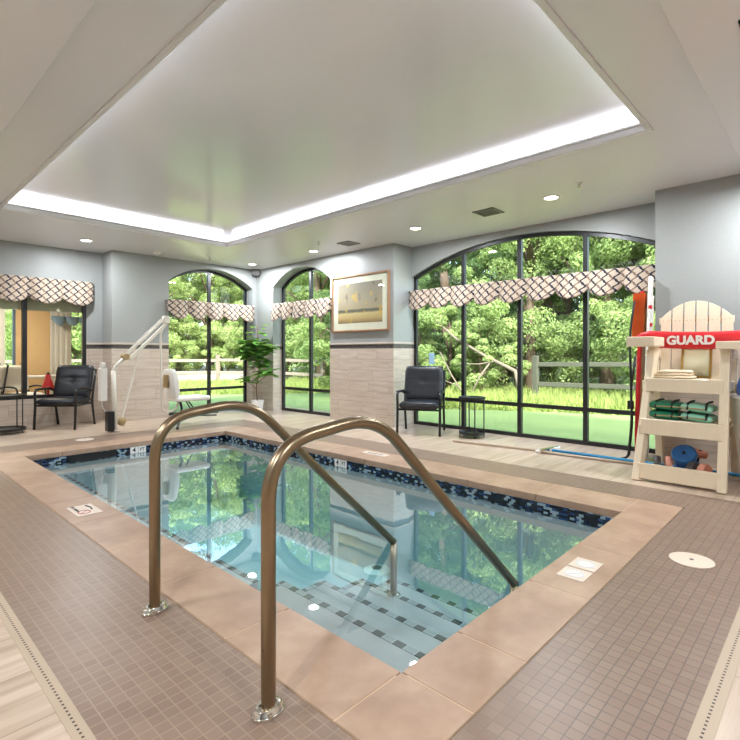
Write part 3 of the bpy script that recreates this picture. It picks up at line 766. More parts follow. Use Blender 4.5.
for x, y, lb in DL:
    z = H if (x > BX and y > BY) else 3.0
    if proto is None:
        proto = thing('recessed_light', lb, 'ceiling light', (x, y, z), 0, 'recessed ceiling lights')
        MB().lathe([(.078, 0), (.098, 0), (.096, -.010), (.08, -.014), (.078, -.006)], n=32).build('trim_ring', 'trimw', proto, smooth=True, local=True)
        MB().lathe([(0, -.006), (.079, -.006), (.079, -.001), (0, -.001)], n=32).build('lens', 'lens', proto, smooth=True, local=True)
        ld = bpy.data.lights.new('recessed_light_lamp', 'AREA'); ld.shape = 'DISK'; ld.size = .15; ld.energy = DOWN_W; ld.color = (.91, .95, 1)
        lo = bpy.data.objects.new('lamp_source', ld); C.objects.link(lo); lo.parent = proto; lo.location = (0, 0, -.02)
    else:
        dup(proto, (x, y, z), 0, lb)
def vent(label, x, y, z, w, d):
    t = thing('ceiling_vent', label, 'vent', (x, y, z), 0, 'ceiling vents')
    mb = MB(); 
    for q in ((-w/2, -d/2, w/2, -d/2+.03), (-w/2, d/2-.03, w/2, d/2), (-w/2, -d/2, -w/2+.03, d/2), (w/2-.03, -d/2, w/2, d/2)): mb.box(q[0], q[1], -.012, q[2], q[3], 0)
    mb.build('frame', 'vent', t, local=True)
    MB().box(-w/2+.02, -d/2+.02, -.003, w/2-.02, d/2-.02, 0).build('backing', 'ventdark', t, local=True)
    mb = MB(); k = int((d-.06)/.028)
    for i in range(k): mb.box(-w/2+.03, -d/2+.035+i*.028, -.010, w/2-.03, -d/2+.047+i*.028, -.004)
    mb.build('louvres', 'vent', t, local=True)
vent('square grey ceiling vent in front of the wide arched window', 5.80, 3.35, H, .30, .30)
vent('square grey ceiling vent above the framed picture', 5.84, 6.02, H, .28, .28)
vent('grey ceiling vent at the right edge of the view, nearest the camera', 3.38, .24, 3.0, .3, .3)
for x, y, lb in ((5.49, 2.06, 'small ceiling sprinkler right of the window-side ceiling light'), (5.43, 6.31, 'small ceiling sprinkler near the light left of the picture'), (4.83, 8.83, 'small ceiling sprinkler in front of the arched window left of the plant')):
    t = thing('sprinkler', lb, 'sprinkler', (x, y, H), 0, 'ceiling sprinklers')
    MB().lathe([(.032, 0), (.03, -.006), (.012, -.01), (.01, -.03), (0, -.03)]).build('escutcheon', 'trimw', t, smooth=True, local=True)
    MB().lathe([(.0, -.046), (.022, -.046), (.022, -.042), (.004, -.04), (.004, -.03)], n=16).build('deflector', 'chrome', t, smooth=True, local=True)
t = thing('smoke_detector', 'white round smoke detector on the ceiling by the tiled pier', 'smoke detector', (3.93, 9.09, H))
MB().lathe([(.07, 0), (.07, -.025), (.055, -.04), (0, -.045)]).build('housing', 'white', t, smooth=True, local=True)
MB().lathe([(.03, -.044), (.028, -.055), (0, -.057)]).build('sensor_dome', 'trimw', t, smooth=True, local=True)
t = thing('corner_speaker', 'grey and black speaker in the ceiling corner above the plant', 'speaker', (6.28, 9.42, 3.0), PI/4+PI/2)
MB().box(-.09, -.02, -.02, .09, .06, .10).build('housing', 'sens', t, bevel=.01, local=True)
MB().box(-.08, -.035, -.05, .08, .03, .0).build('front_grille', 'black', t, bevel=.01, local=True)

# ------------------------------------------------------------------ deck marks
def text_mesh(s, size, off=0, ext=.001):
    cu = bpy.data.curves.new('t', 'FONT'); cu.body = s; cu.size = size; cu.align_x = 'CENTER'; cu.align_y = 'CENTER'; cu.extrude = ext; cu.offset = off
    o = bpy.data.objects.new('t', cu); C.objects.link(o); bpy.context.view_layer.update()
    me = bpy.data.meshes.new_from_object(o); bpy.data.objects.remove(o); bpy.data.curves.remove(cu); return me
def text_obj(name, s, size, m, parent, loc, rot, off=0, ext=.001):
    me = text_mesh(s, size, off, ext); me.name = name; me.materials.clear(); me.materials.append(M[m])
    o = bpy.data.objects.new(name, me); C.objects.link(o); o.parent = parent; o.location = loc; o.rotation_euler = rot; return o
def disc_ring(mb, r0, r1, z0, z1, sx=1, c=(0, 0), n=28):
    R = Matrix.Diagonal((sx, 1, 1, 1)).to_3x3(); k0 = len(mb.f); mb.lathe([(r0, z0), (r1, z0), (r1, z1), (r0, z1), (r0, z0)], (c[0], c[1], 0), n, R); mb.f = mb.f[:-2]; return mb
# no-diving plaque on the left coping
t = thing('no_diving_plaque', 'square cream no diving plaque with crossed circle on the left coping', 'sign', (1.31, 4.36, 0), -PI/2)
MB().box(-.15, -.09, .001, .15, .09, .005).build('plaque_tile', 'sign', t, bevel=.001, local=True)
g_ = MB(); disc_ring(g_, .036, .045, .005, .0065, 1.2, (.06, -.02)); g_.bar((.02, .02, .0058), (.1, -.06, .0058), .008, .001); g_.build('crossed_circle', 'inkred', t, local=True)
g_ = MB(); g_.tube([(-.11, .04, .0055), (-.03, .055, .0055), (.03, .045, .0055)], .006, 6); g_.build('diver_figure', 'text', t, local=True)
text_obj('sign_text', 'NO DIVING', .034, 'text', t, (-.06, -.05, .0056), (0, 0, 0))
t = thing('deck_sign', 'pair of white warning plaques set in the near right coping', 'sign', (2.92, 1.09, 0), 0)
for k, x in enumerate((-.085, .085)):
    p_ = MB().box(x-.077, -.075, .001, x+.077, .075, .004).build('plaque_tile', 'sign', t, bevel=.001, local=True)
    g_ = MB(); g_.lathe([(.055, .0041), (.055, .005), (0, .005)], (x, 0, 0), 32); g_.build('white_oval', 'signw', p_, local=True)
    g_ = MB(); disc_ring(g_, .046, .050, .005, .0056, 1.0, (x, 0)); g_.bar((x-.03, .03, .0053), (x+.03, -.03, .0053), .005, .0006); g_.build('faded_ring', simple('faded_grey_ink', 'c3bcc4', .5), p_, local=True)
t = thing('no_diving_plaque', 'faded cream plaque on the far coping above the depth tile', 'sign', (4.52, 4.18, 0), PI/2)
MB().box(-.19, -.06, .001, .19, .06, .004).build('plaque_tile', 'sign', t, local=True)
text_obj('sign_text', 'NO DIVING', .05, 'text', t, (0, 0, .0045), (0, 0, 0))
def depth_tile(label, loc, rotz):
    t = thing('depth_marker', label, 'depth marker', loc, rotz, 'depth marker tiles')
    for x in (-.055, .055):
        MB().box(x-.052, -.006, -.043, x+.052, .0, .043).build('marker_tile', 'signw', t, bevel=.001, local=True)
    text_obj('depth_numeral', '4', .085, 'text', t, (-.055, -.0065, 0), (PI/2, 0, 0), .002, .0008)
    text_obj('depth_unit', 'FT', .06, 'text', t, (.055, -.0065, 0), (PI/2, 0, 0), .001, .0008)
depth_tile('white depth marker tile in the waterline band at the far end below the pool lift', (2.83, PY1-.0065, -.105), 0)
depth_tile('white depth marker tile in the waterline band along the window side', (PX1-.0065, 4.46, -.105), -PI/2)
t = thing('pool_skimmer', 'black skimmer slot in the far end waterline band', 'skimmer', (2.25, PY1-.007, -.11))
MB().box(-.27, -.003, -.034, .27, 0, .034).build('opening', 'black', t, local=True)
mb = MB()
for q in ((-.285, -.045, .285, -.034), (-.285, .034, .285, .045), (-.285, -.034, -.27, .034), (.27, -.034, .285, .034)): mb.box(q[0], -.006, q[1], q[2], 0, q[3])
mb.build('surround', 'black', t, local=True)
for x, y, lb in ((3.51, .65, 'round cream deck lid in the brown mosaic at the near right'), (2.38, 7.92, 'round cream deck lid in the brown mosaic at the far left')):
    t = thing('access_cover', lb, 'lid', (x, y, 0), 0, 'round deck covers')
    MB().lathe([(.118, 0), (.118, .004), (.112, .006), (0, .006)], n=40).build('lid', simple('cream_plastic_lid', 'd8c8b4', .5) if x > 3 else M['sign'], t, smooth=True, local=True)
    MB().lathe([(.012, .006), (.012, .0068), (0, .0068)], n=12).build('screw', 'grey', t, local=True)
# underwater light + floor drain
t = thing('floor_drain', 'round white drain cover on the pool floor beyond the steps', 'drain', (3.75, 3.45, ZB))
MB().lathe([(.14, 0), (.135, .012), (.06, .03), (0, .03)], n=32).build('cover', 'white', t, smooth=True, local=True)
MB().lathe([(.05, .03), (.05, .033), (0, .033)], n=20).build('grate', 'vent', t, local=True)

# ------------------------------------------------------------------ lifeguard chair
t = thing('lifeguard_chair', 'tall cream slatted lifeguard chair standing against the grey pier', 'chair', (5.75, 1.1, 0))
def board(name, *a, bev=.006, par=None, m='guard', **k): return MB().bar(*a, **k).build(name, m, par or t, bevel=bev)
YL, YR = 1.44, .765
board('front_leg', (5.37, YL+.015, 0), (5.63, YL-.075, 1.33), .075, .075)
board('front_leg', (5.37, YR, 0), (5.60, YR, 1.33), .075, .075)
board('rear_leg', (6.20, YL, 0), (5.98, YL, 1.33), .07, .09)
board('rear_leg', (6.20, YR, 0), (5.98, YR, 1.33), .07, .09)
board('bottom_rail', (5.37, YL+.01, .10), (5.37, YR, .10), .035, .15)
board('footrest_shelf', (5.42, YL-.01, .53), (5.42, YR, .53), .035, .15)
MB().box(5.42, YR+.02, .575, 6.08, YL-.03, .60).build('footrest_deck', 'guard', t, bevel=.004)
board('seat_rail', (5.50, YL-.03, .935), (5.50, YR, .935), .035, .13)
MB().box(5.52, YR+.02, .975, 6.05, YL-.05, .998).build('seat_deck', 'guard', t, bevel=.004)
for yy in (YL, YR):
    board('arm_support', (5.58, yy-.03, 1.24), (6.02, yy-.03, 1.24), .035, .09)
    board('side_brace', (5.42, yy, .50), (6.12, yy, .50), .03, .09); board('side_brace', (5.55, yy, .93), (6.05, yy, .93), .03, .09)
MB().box(5.36, 1.30, 1.315, 5.74, 1.55, 1.41).build('armrest', 'guard', t, bevel=.008)
MB().box(5.36, .55, 1.285, 5.74, .81, 1.355).build('armrest', 'guard', t, bevel=.008)
ys = [1.405-.108*k for k in range(7)]
for k in range(6):
    a, b = ys[k]-.007, ys[k+1]+.007
    def top(yv): return 1.79-.19*((yv-1.085)/.33)**2
    poly = [(a, .96), (b, .96)] + [(b+(a-b)*i/6, top(b+(a-b)*i/6)) for i in range(7)]
    sl = MB().prism(poly, lambda u, v, d: (5.99+.06*(v-1)+d, u, v), 0, .022).build('back_slat', 'guard', t, bevel=.003)
    for dy in (.02, -.02):
        yc = (a+b)/2+dy; MB().lathe([(.005, 0), (.004, .003), (0, .003)], (6.03+.0-.004, yc, 1.59), 8, Matrix.Rotation(-PI/2, 3, 'Y')).build('screw_head', 'tan', sl)
MB().box(6.052, .76, 1.555, 6.075, 1.42, 1.625).build('back_rail', 'guard', t, bevel=.003)
MB().box(6.022, .76, 1.02, 6.045, 1.42, 1.10).build('back_rail', 'guard', t, bevel=.003)
# rescue tube across the arms
t = thing('rescue_tube', 'red rescue tube lettered GUARD laid across the arms of the lifeguard chair', 'rescue tube', (5.72, 1.0, 1.4))
mb = MB(); n = 26; o = 0
for i in range(n+1):
    f = i/n; yv = 1.60-1.30*f; zc = 1.374+.03*((yv-.93)/.6)**2
    tp = min(1, (f/.10)**.6 if f < .10 else 1, ((1-f)/.08)**.6 if f > .92 else 1); hh = .083*tp+.004; ww = .045*tp+.003
    for k in range(16):
        a = 2*PI*k/16; c_, s_ = math.cos(a), math.sin(a)
        mb.v.append((5.83+ww*math.copysign(abs(c_)**.7, c_), yv, zc+hh*math.copysign(abs(s_)**.5, s_)))
for i in range(n):
    for k in range(16): a = i*16+k; b = i*16+(k+1) % 16; mb.f.append((a, b, b+16, a+16))
mb.f.append(tuple(range(16))); mb.f.append(tuple(n*16+k for k in reversed(range(16))))
mb.build('foam_float', 'red', t, smooth='all')
text_obj('lettering', 'GUARD', .118, 'textw', t, (5.783-5.72, 1.085-1.0, 1.374-1.4), (PI/2, 0, -PI/2), .0055, .003)
# things on the chair
t = thing('folded_towel', 'folded cream towels lying on the lifeguard chair seat', 'towel', (5.68, 1.18, 1.0))
for i in range(3):
    cushion(MB(), .24, .34-.02*i, .032, Matrix.Translation((5.67+.006*i, 1.19+.01*(i % 2), 1.014+.026*i)) @ Matrix.Rotation(.05*i, 4, 'Z'), n=10).build('towel_fold', 'towel', t, smooth='all')
t = thing('certificate_frame', 'gold framed cream certificate leaning on the back slats of the lifeguard chair', 'frame', (5.93, 1.06, 1.0))
y0, y1, z0, z1 = .925, 1.19, 1.0, 1.34
mb = MB(); R = Matrix.Translation((5.88, 0, 1.0)) @ Matrix.Rotation(.22, 4, 'Y') @ Matrix.Translation((-5.88, 0, -1.0))
def rb(mb, x0, a, b, x1, c, d): mb.box(x0, a, b, x1, c, d, R)
for q in ((y0, z0, y0+.02, z1), (y1-.02, z0, y1, z1), (y0+.02, z0, y1-.02, z0+.02), (y0+.02, z1-.02, y1-.02, z1)): rb(mb, 5.88, q[0], q[1], 5.905, q[2], q[3])
mb.build('frame', 'gold', t, bevel=.003)
mb = MB(); rb(mb, 5.892, y0+.018, z0+.018, 5.897, y1-.018, z1-.018); mb.build('certificate', 'paper', t)
mb = MB(); rb(mb, 5.884, y0+.018, z0+.018, 5.886, y1-.018, z1-.018); mb.build('cover_glass', 'glass', t)
for lb, z in (('green life vest with dark straps, lower one on the lifeguard chair shelf', .60), ('green life vest with dark straps, upper one on the lifeguard chair shelf', .69)):
    t = thing('life_vest', lb, 'life vest', (5.65, 1.1, z+.005), 0, 'green life vests')
    M4 = Matrix.Translation((5.66, 1.26, z+.042))@Matrix.Rotation(.06, 4, 'X')
    cushion(MB(), .36, .27, .075, M4, n=12).build('front_panel', 'green', t, smooth='all')
    cushion(MB(), .36, .26, .07, Matrix.Translation((5.66, .985, z+.036))@Matrix.Rotation(.10, 4, 'X'), n=12).build('side_panel', 'mint', t, smooth='all')
    for yy in (1.32, 1.18, 1.05, .9):
        MB().tube([(5.47, yy, z+.03), (5.52, yy, z+.085), (5.66, yy, z+.09), (5.8, yy, z+.085)], .010, 6).build('strap', 'strap', t)
    MB().tube([(5.478, 1.33, z+.04), (5.475, 1.12, z+.042), (5.478, .9, z+.034)], .006, 6).build('piping', 'tan', t)
# water dumbbells under the chair
def dumbbell(label, c, R, m1, m2, r=.075, L=.13):
    t = thing('water_dumbbell', label, 'dumbbell', c, 0, 'foam water dumbbells')
    R = R.to_3x3()
    for s in (-1, 1):
        a, b = s*L-.03, s*L+.03
        MB().lathe([(.02, a), (r-.008, a), (r, a+.01), (r, b-.01), (r-.008, b), (.02, b)], n=28, R=R).build('foam_end', m1 if s > 0 else m2, t, smooth=True, local=True)
    MB().lathe([(.0, -L-.036), (.016, -L-.036), (.016, L+.036), (0, L+.036)], n=14, R=R).build('handle', 'black', t, smooth=True, local=True)
dumbbell('large blue foam water dumbbell tilted up under the lifeguard chair', (5.78, 1.12, .17), Matrix.Rotation(-.75, 3, 'Y'), 'blue', 'dblue', .11, .10)
dumbbell('salmon and grey foam water dumbbell left of the blue one under the lifeguard chair', (5.72, 1.31, .102), Matrix.Rotation(PI/2, 3, 'X') @ Matrix.Rotation(.3, 3, 'Y'), 'pink', 'grey', .10, .05)
dumbbell('salmon and grey foam water dumbbell in front of the blue one under the lifeguard chair', (5.60, .98, .102), Matrix.Rotation(PI/2, 3, 'X') @ Matrix.Rotation(-.3, 3, 'Y'), 'pink', 'grey', .10, .05)
dumbbell('salmon and grey foam water dumbbell behind the blue one under the lifeguard chair', (5.98, 1.06, .15), Matrix.Rotation(.25, 3, 'X'), 'pink', 'grey', .075, .08)
# tub and ball
t = thing('storage_tub', 'tall white rounded tub beside the lifeguard chair at the right edge', 'tub', (5.75, .40, 0))
MB().lathe([(.16, 0), (.22, .03), (.30, .25), (.34, .55), (.355, .83), (.37, .85), (.36, .86), (.345, .84), (.33, .55), (.29, .25), (.2, .05), (0, .04)], (5.75, .385, 0), 40).build('body', 'white', t, smooth=True)
MB().lathe([(.352, .835), (.375, .84), (.375, .862), (.352, .865)], (5.75, .385, 0), 40).build('rim', 'white', t, smooth=True)
mb = MB(); mb.lathe([(.32*math.sin(PI*k/20), -.32*math.cos(PI*k/20)) for k in range(21)], (5.75, .385, .90), 40)
tag(mb.build('exercise_ball', 'dblue', smooth='all'), 'deep blue rubber ball sitting in the white tub', 'ball')
# backboards leaning in the window bay
t = thing('spine_board', 'red rescue spine board with orange head blocks leaning in the window corner', 'spine board', (6.5, 1.72, 0), 0)
def lean(x, y, z, w0=0): return (x+.16*z/2.0, y-.06*z/2, z)
mb = MB(); yb = 1.70
ang = 1.70
dx, dy = math.sin(ang)*.2, math.cos(ang)*.2
def brd(mb, cx, cy, hw, z0, z1, th, taper=.6):
    poly = [(-hw*taper, z0), (hw*taper, z0), (hw, z0+.25), (hw, z1-.3), (hw*taper, z1), (-hw*taper, z1), (-hw, z1-.3), (-hw, z0+.25)]
    d = Vector((math.sin(ang), -math.cos(ang), 0)); nn = Vector((-math.cos(ang), -math.sin(ang), 0))
    return mb.prism(poly, lambda u, v, q: tuple(Vector((cx, cy, 0)) + d*u + nn*q + Vector((.10, -.03, 0))*v/2 + Vector((0, 0, v))), 0, th)
brd(MB(), 6.47, 1.76, .21, .06, 1.98, .045).build('board', 'red', t, bevel=.012)
brd(MB(), 6.42, 1.80, .17, 1.60, 1.86, .10, 1).build('head_block', 'orange', t, bevel=.02)
brd(MB(), 6.42, 1.81, .18, 1.70, 1.735, .12, 1).build('head_strap', 'orange', t, bevel=.004)
brd(MB(), 6.42, 1.81, .18, 1.62, 1.65, .12, 1).build('head_strap', 'orange', t, bevel=.004)
for (dx_, zz) in ((-.05, 1.85), (-.02, 1.2)):
    MB().tube(smoothpath([(6.30+dx_, 1.72, zz), (6.26+dx_, 1.76, zz-.4), (6.28+dx_, 1.74, .5), (6.24+dx_, 1.77, .05), (6.2+dx_, 1.86, .02)], .2), .013, 6).build('strap', 'strap', t, smooth='all')
MB().box(6.22, 1.73, .60, 6.28, 1.79, .70).build('buckle', 'black', t, bevel=.01)
t = thing('reaching_pole_rack', 'white board leaning beside the red spine board against the grey pier', 'board', (6.30, 1.60, 0))
MB().bar((6.22, 1.61, 0), (6.30, 1.56, 2.12), .09, .035, up=(0, 1, 0)).build('upright', 'white', t, bevel=.008)
MB().bar((6.29, 1.60, 0), (6.325, 1.55, 1.9), .02, .03, up=(0, 1, 0)).build('side_strip', 'white', t, bevel=.004)
for z in (1.55, 1.75): MB().box(6.24, 1.545, z, 6.30, 1.575, z+.04).build('clip', 'red', t, bevel=.004)

# ------------------------------------------------------------------ poles on the floor
t = thing('pool_brush', 'beige handled pool brush lying on the floor before the wide window', 'pool brush', (6.02, 3.2, 0))
MB().bar((5.88, 3.95, .018), (6.04, 2.76, .022), .035, .03).build('handle', 'beige', t, bevel=.008)
MB().bar((5.93, 2.72, .03), (6.30, 2.62, .035), .05, .045).build('brush_head', 'chrome', t, bevel=.01)
t = thing('telescopic_pole', 'long blue telescopic pool pole lying on the floor before the wide window', 'pole', (6.1, 1.5, 0))
MB().tube([(6.10, 2.62, .03), (6.17, -.6, .03)], .017, 10).build('outer_tube', 'bluepole', t, smooth='all')
MB().tube([(6.17, -.6, .03), (6.18, -1.1, .03)], .013, 10).build('inner_tube', 'chrome', t, smooth='all')
t = thing('reaching_pole', 'beige and white pole lying on the floor in front of the blue pole', 'pole', (5.95, 1.5, 0))
MB().tube([(5.98, 2.72, .018), (6.06, 1.3, .018)], .015, 10).build('pole_tube', 'beige', t, smooth='all')
MB().tube([(5.975, 2.78, .018), (5.98, 2.72, .018)], .018, 10).build('end_grip', 'white', t, smooth='all')
t = MB().box(6.90, 5.02, 1.06, 6.903, 5.13, 1.25).build('window_notice', 'notice')
tag(t, 'small pale blue notice on the window glass above the armchair', 'notice')

# ------------------------------------------------------------------ the room behind the interior window
struct('floor_lounge', MB().box(-.6, 10.12, -.12, 4.6, 13.2, 0), simple('lounge_floor', 'a58d74', .4))
mb = MB()
def wallrect(x0, x1, z0, z1): mb.box(x0, 13.0, z0, x1, 13.15, z1)
wallrect(-.6, 2.15, 0, 2.8); wallrect(2.55, 3.30, 0, 2.8); wallrect(4.25, 4.6, 0, 2.8)
for a, b in ((2.15, 2.55), (3.3, 4.25)): wallrect(a, b, 0, .55); wallrect(a, b, 2.3, 2.8)
mb.box(-.75, 10.12, 0, -.6, 13.15, 2.8); mb.box(4.45, 10.12, 0, 4.6, 13.0, 2.8)
struct('wall_lounge', mb, 'cream')
struct('ceiling_lounge', MB().box(-.75, 10.12, 2.8, 4.6, 13.2, 2.95), 'ceil')
for i, (a, b) in enumerate(((2.15, 2.55), (3.3, 4.25))):
    r = sroot('window_%d' % (5+i)); mb = MB()
    for u in (a, b-.05) if i == 0 else (a, 3.58, 3.86, b-.05): mb.prism([(u, .55), (u+.05, .55), (u+.05, 2.3), (u, 2.3)], fy, 12.99, 13.06)
    mb.prism([(a, .55), (b, .55), (b, .62), (a, .62)], fy, 12.99, 13.06); mb.prism([(a, 2.24), (b, 2.24), (b, 2.3), (a, 2.3)], fy, 12.99, 13.06)
    mb.build('window_frame', simple('blue_grey_frame', '5d6d80', .5), r)
    MB().prism([(a+.02, .6), (b-.02, .6), (b-.02, 2.26), (a+.02, 2.26)], fy, 13.03, 13.035).build('glass_pane', 'glass', r)
    mb = MB()
    for q0, q1 in ((a-.12, a+.30),) if i else ((a-.1, a+.2),):
        for k in range(8): mb.box(q0+(q1-q0)*k/8, 12.90+.02*(k % 2), .3, q0+(q1-q0)*(k+1)/8, 12.93+.02*(k % 2), 2.25)
    mb.build('curtain', 'white', r)
t = valance('blue and white valance over the window of the room beyond the interior window', 1.05, 4, .2, .1, (3.2, 12.9, 2.08), 0)
for c_ in t.children:
    if c_.name.startswith('fabric'): c_.data.materials[0] = simple('blue_print_fabric', '7f98ae', .85, var=.35, scale=14)
ldg = thing('lounge_added_light', 'added unseen round ceiling light brightening the room beyond the interior window', 'ceiling light', (1.8, 11.5, 2.8))  # unseen lamp added to light the lounge
MB().lathe([(.16, 0), (.15, -.05), (0, -.07)]).build('diffuser', 'lens', ldg, smooth=True, local=True)
ld = bpy.data.lights.new('lounge_added_lamp', 'AREA'); ld.shape = 'DISK'; ld.size = .4; ld.energy = 75; ld.color = (1, .9, .76)
lo = bpy.data.objects.new('lamp_source', ld); C.objects.link(lo); lo.parent = ldg; lo.location = (0, 0, -.1)
t = thing('lounge_table', 'white topped dining table in the room beyond the interior window', 'table', (2.7, 12.1, 0))
MB().box(1.9, 11.8, .74, 3.6, 12.5, .78).build('tabletop', 'white', t, bevel=.01)
for x in (2.0, 3.5):
    for yy in (11.9, 12.4): MB().box(x-.03, yy-.03, 0, x+.03, yy+.03, .74).build('leg', 'frame', t)
def lchair(label, loc, rz):
    t = thing('lounge_chair', label, 'chair', loc, rz, 'upholstered chairs in the lounge')
    cushion(MB(), .5, .5, .12, Matrix.Translation((0, 0, .46)), n=10).build('seat', 'cface', t, smooth='all', local=True)
    cushion(MB(), .46, .48, .09, Matrix.Translation((0, .27, .78)) @ Matrix.Rotation(math.radians(78), 4, 'X'), n=10).build('backrest', 'cface', t, smooth='all', local=True)
    for s in (-1, 1):
        MB().tube(smoothpath([(.25*s, -.24, 0), (.25*s, -.22, .62), (.26*s, .1, .64), (.25*s, .26, .6)], .1), .016, 8).build('arm', 'frame', t, smooth='all', local=True)
        MB().tube(smoothpath([(.24*s, .3, 0), (.24*s, .24, .45), (.24*s, .36, 1.03), (.18*s, .4, 1.05)], .1), .016, 8).build('rear_leg', 'frame', t, smooth='all', local=True)
    return t
c0 = lchair('cream upholstered chair with dark arms seen through the interior window, right one', (2.28, 10.95, 0), .35)
dup(c0, (1.62, 11.0, 0), -.9, 'cream upholstered chair with dark arms seen through the interior window, left one')
t = thing('red_lantern', 'red cone shaped lantern standing behind the armchair in the room beyond', 'lantern', (2.52, 10.36, 0))
MB().lathe([(.04, 0), (.15, .02), (.15, .04), (.02, .06), (.02, .60), (.10, .61), (.09, .66), (.045, .80), (.04, .86), (0, .87)], (2.52, 10.36, 0), 20).build('body', 'red', t, smooth=True)
MB().lathe([(.03, .86), (.02, .9), (0, .9)], (2.52, 10.36, 0), 12).build('cap', 'black', t)

# ------------------------------------------------------------------ outdoors
mb = MB()
for q in ((7.0, -40, 90, 90), (-60, 10.1, -.75, 90), (-.75, 13.15, 7.0, 90), (4.6, 9.82, 7.0, 13.15), (-60, -40, XMIN-.2, 10.1), (XMIN-.2, -40, 7.0, YMIN-.2)): mb.box(q[0], q[1], -.5, q[2], q[3], -.12)
struct('ground', mb, 'lawn')
struct('ground_gravel_lane', MB().add([(9.0, 24, -.11), (40, 12.0, -.11), (60, 38, -.11), (14, 60, -.11)], [(0, 1, 2, 3)]).add([(9.0, 24, -.4), (40, 12.0, -.4), (60, 38, -.4), (14, 60, -.4)], [(0, 1, 2, 3)]), 'gravel')
fp = [(-2, 23.5), (4, 22.6), (7.4, 21.6), (9.3, 20.6), (10.9, 19.2), (12.0, 16.9), (12.6, 14.4), (12.9, 11.9), (13.0, 9.2), (13.1, 6.1), (13.5, 3.6), (13.9, 1.0), (14.3, -1.6)]
for s0 in (0, 6):
    seg = fp[s0:s0+7] if s0 == 0 else fp[9:]
    t = thing('split_rail_fence', ['weathered split rail fence beyond the two smaller arched windows', 'weathered split rail fence beyond the wide arched window'][s0//6], 'fence', (seg[0][0], seg[0][1], -.12), 0)
    pts = seg
    for p in pts:
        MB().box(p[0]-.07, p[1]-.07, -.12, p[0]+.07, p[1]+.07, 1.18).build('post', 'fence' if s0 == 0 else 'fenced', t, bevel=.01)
    for a, b in zip(pts, pts[1:]):
        for z in (.42, .95):
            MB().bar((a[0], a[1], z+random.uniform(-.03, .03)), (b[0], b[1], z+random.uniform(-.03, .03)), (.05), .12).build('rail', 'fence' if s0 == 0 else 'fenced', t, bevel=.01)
# foliage
def blob_tree(seed, h, cw, trunk_h, nleaf, ls, nb=34, base=.25):
    r = random.Random(seed); mb = MB(); bl = []
    for i in range(nb):
        a = r.random()*2*PI; z = base + (1-base)*r.random()**.85
        env = math.sin(PI*min(1, (z-base)/(1-base)*.86+.12))**.6
        rad = cw*env*math.sqrt(r.random())
        bl.append((Vector((rad*math.cos(a), rad*math.sin(a), z*h)), r.uniform(.09, .22)*cw))
    for i in range(nleaf):
        c, br = bl[i % nb]
        d = Vector((r.gauss(0, 1), r.gauss(0, 1), r.gauss(0, 1)+.3)).normalized()
        p = c + Vector((d.x, d.y, d.z*.7))*br*r.uniform(.7, 1.08)
        n_ = (d + Vector((r.gauss(0, .5), r.gauss(0, .5), r.gauss(0, .5)))).normalized()
        x = n_.cross(Vector((r.random(), r.random(), r.random()))).normalized(); y = n_.cross(x)
        L = ls*r.uniform(.7, 1.3); o = len(mb.v)
        mb.v += [tuple(p-x*L), tuple(p-y*L*.45+n_*L*.1), tuple(p+x*L), tuple(p+y*L*.45+n_*L*.1)]; mb.f.append((o, o+1, o+2, o+3))
    tk = MB(); tk.tube([(0, 0, -.1), (.03*h*.1, 0, h*.3), (-.02*h, .01*h, h*.6), (0, 0, h*.85)], [.028*h, .02*h, .013*h, .004*h], 8)
    for i in range(7):
        c = bl[i*3 % nb][0]; z0 = min(c.z*.75, h*.6); tk.tube([(0, 0, z0*.8), tuple(c*.55+Vector((0, 0, z0*.42))), tuple(c)], [.012*h, .007*h, .002*h], 6)
    return mb, tk
protos = []
for k, (h, cw, lm, nl, ls, base) in enumerate(((9, 3.0, 'leaf1', 42000, .052, .05), (10.5, 3.2, 'leaf3', 42000, .052, .06), (7.5, 2.6, 'leaf2', 38000, .05, .04), (2.6, 1.5, 'leaf2', 16000, .042, .02), (3.0, 1.7, 'leaf1', 16000, .044, .02))):
    lf, tk = blob_tree(20+k, h, cw, .2, nl, ls, 100 if k < 3 else 36, base)
    lm_ = lf.build('tree_mesh', lm, fixn=False); tm_ = tk.build('trunk_mesh', 'bark', smooth='all')
    protos.append((lm_.data, tm_.data)); bpy.data.objects.remove(lm_); bpy.data.objects.remove(tm_)
rt = random.Random(11)
ntree = 0
KN = ['mid green broadleaf tree', 'tall dark green tree', 'bright yellow-green tree', 'low bright green bush', 'low mid green bush']
def plant_tree(k, x, y, sc, where):
    global ntree
    small = k >= 3
    t = thing('bush' if small else 'tree', KN[k]+' '+where, 'bush' if small else 'tree', (x, y, -.12), rt.random()*6.28, ('bushes ' if small else 'trees ')+where)
    t.scale = (sc, sc, sc*rt.uniform(.92, 1.1))
    for nm, me in (('foliage', protos[k][0]), ('trunk', protos[k][1])):
        o = bpy.data.objects.new(nm, me); C.objects.link(o); o.parent = t
    ntree += 1
def polar(deg, r): return r*math.cos(math.radians(deg)), r*math.sin(math.radians(deg))
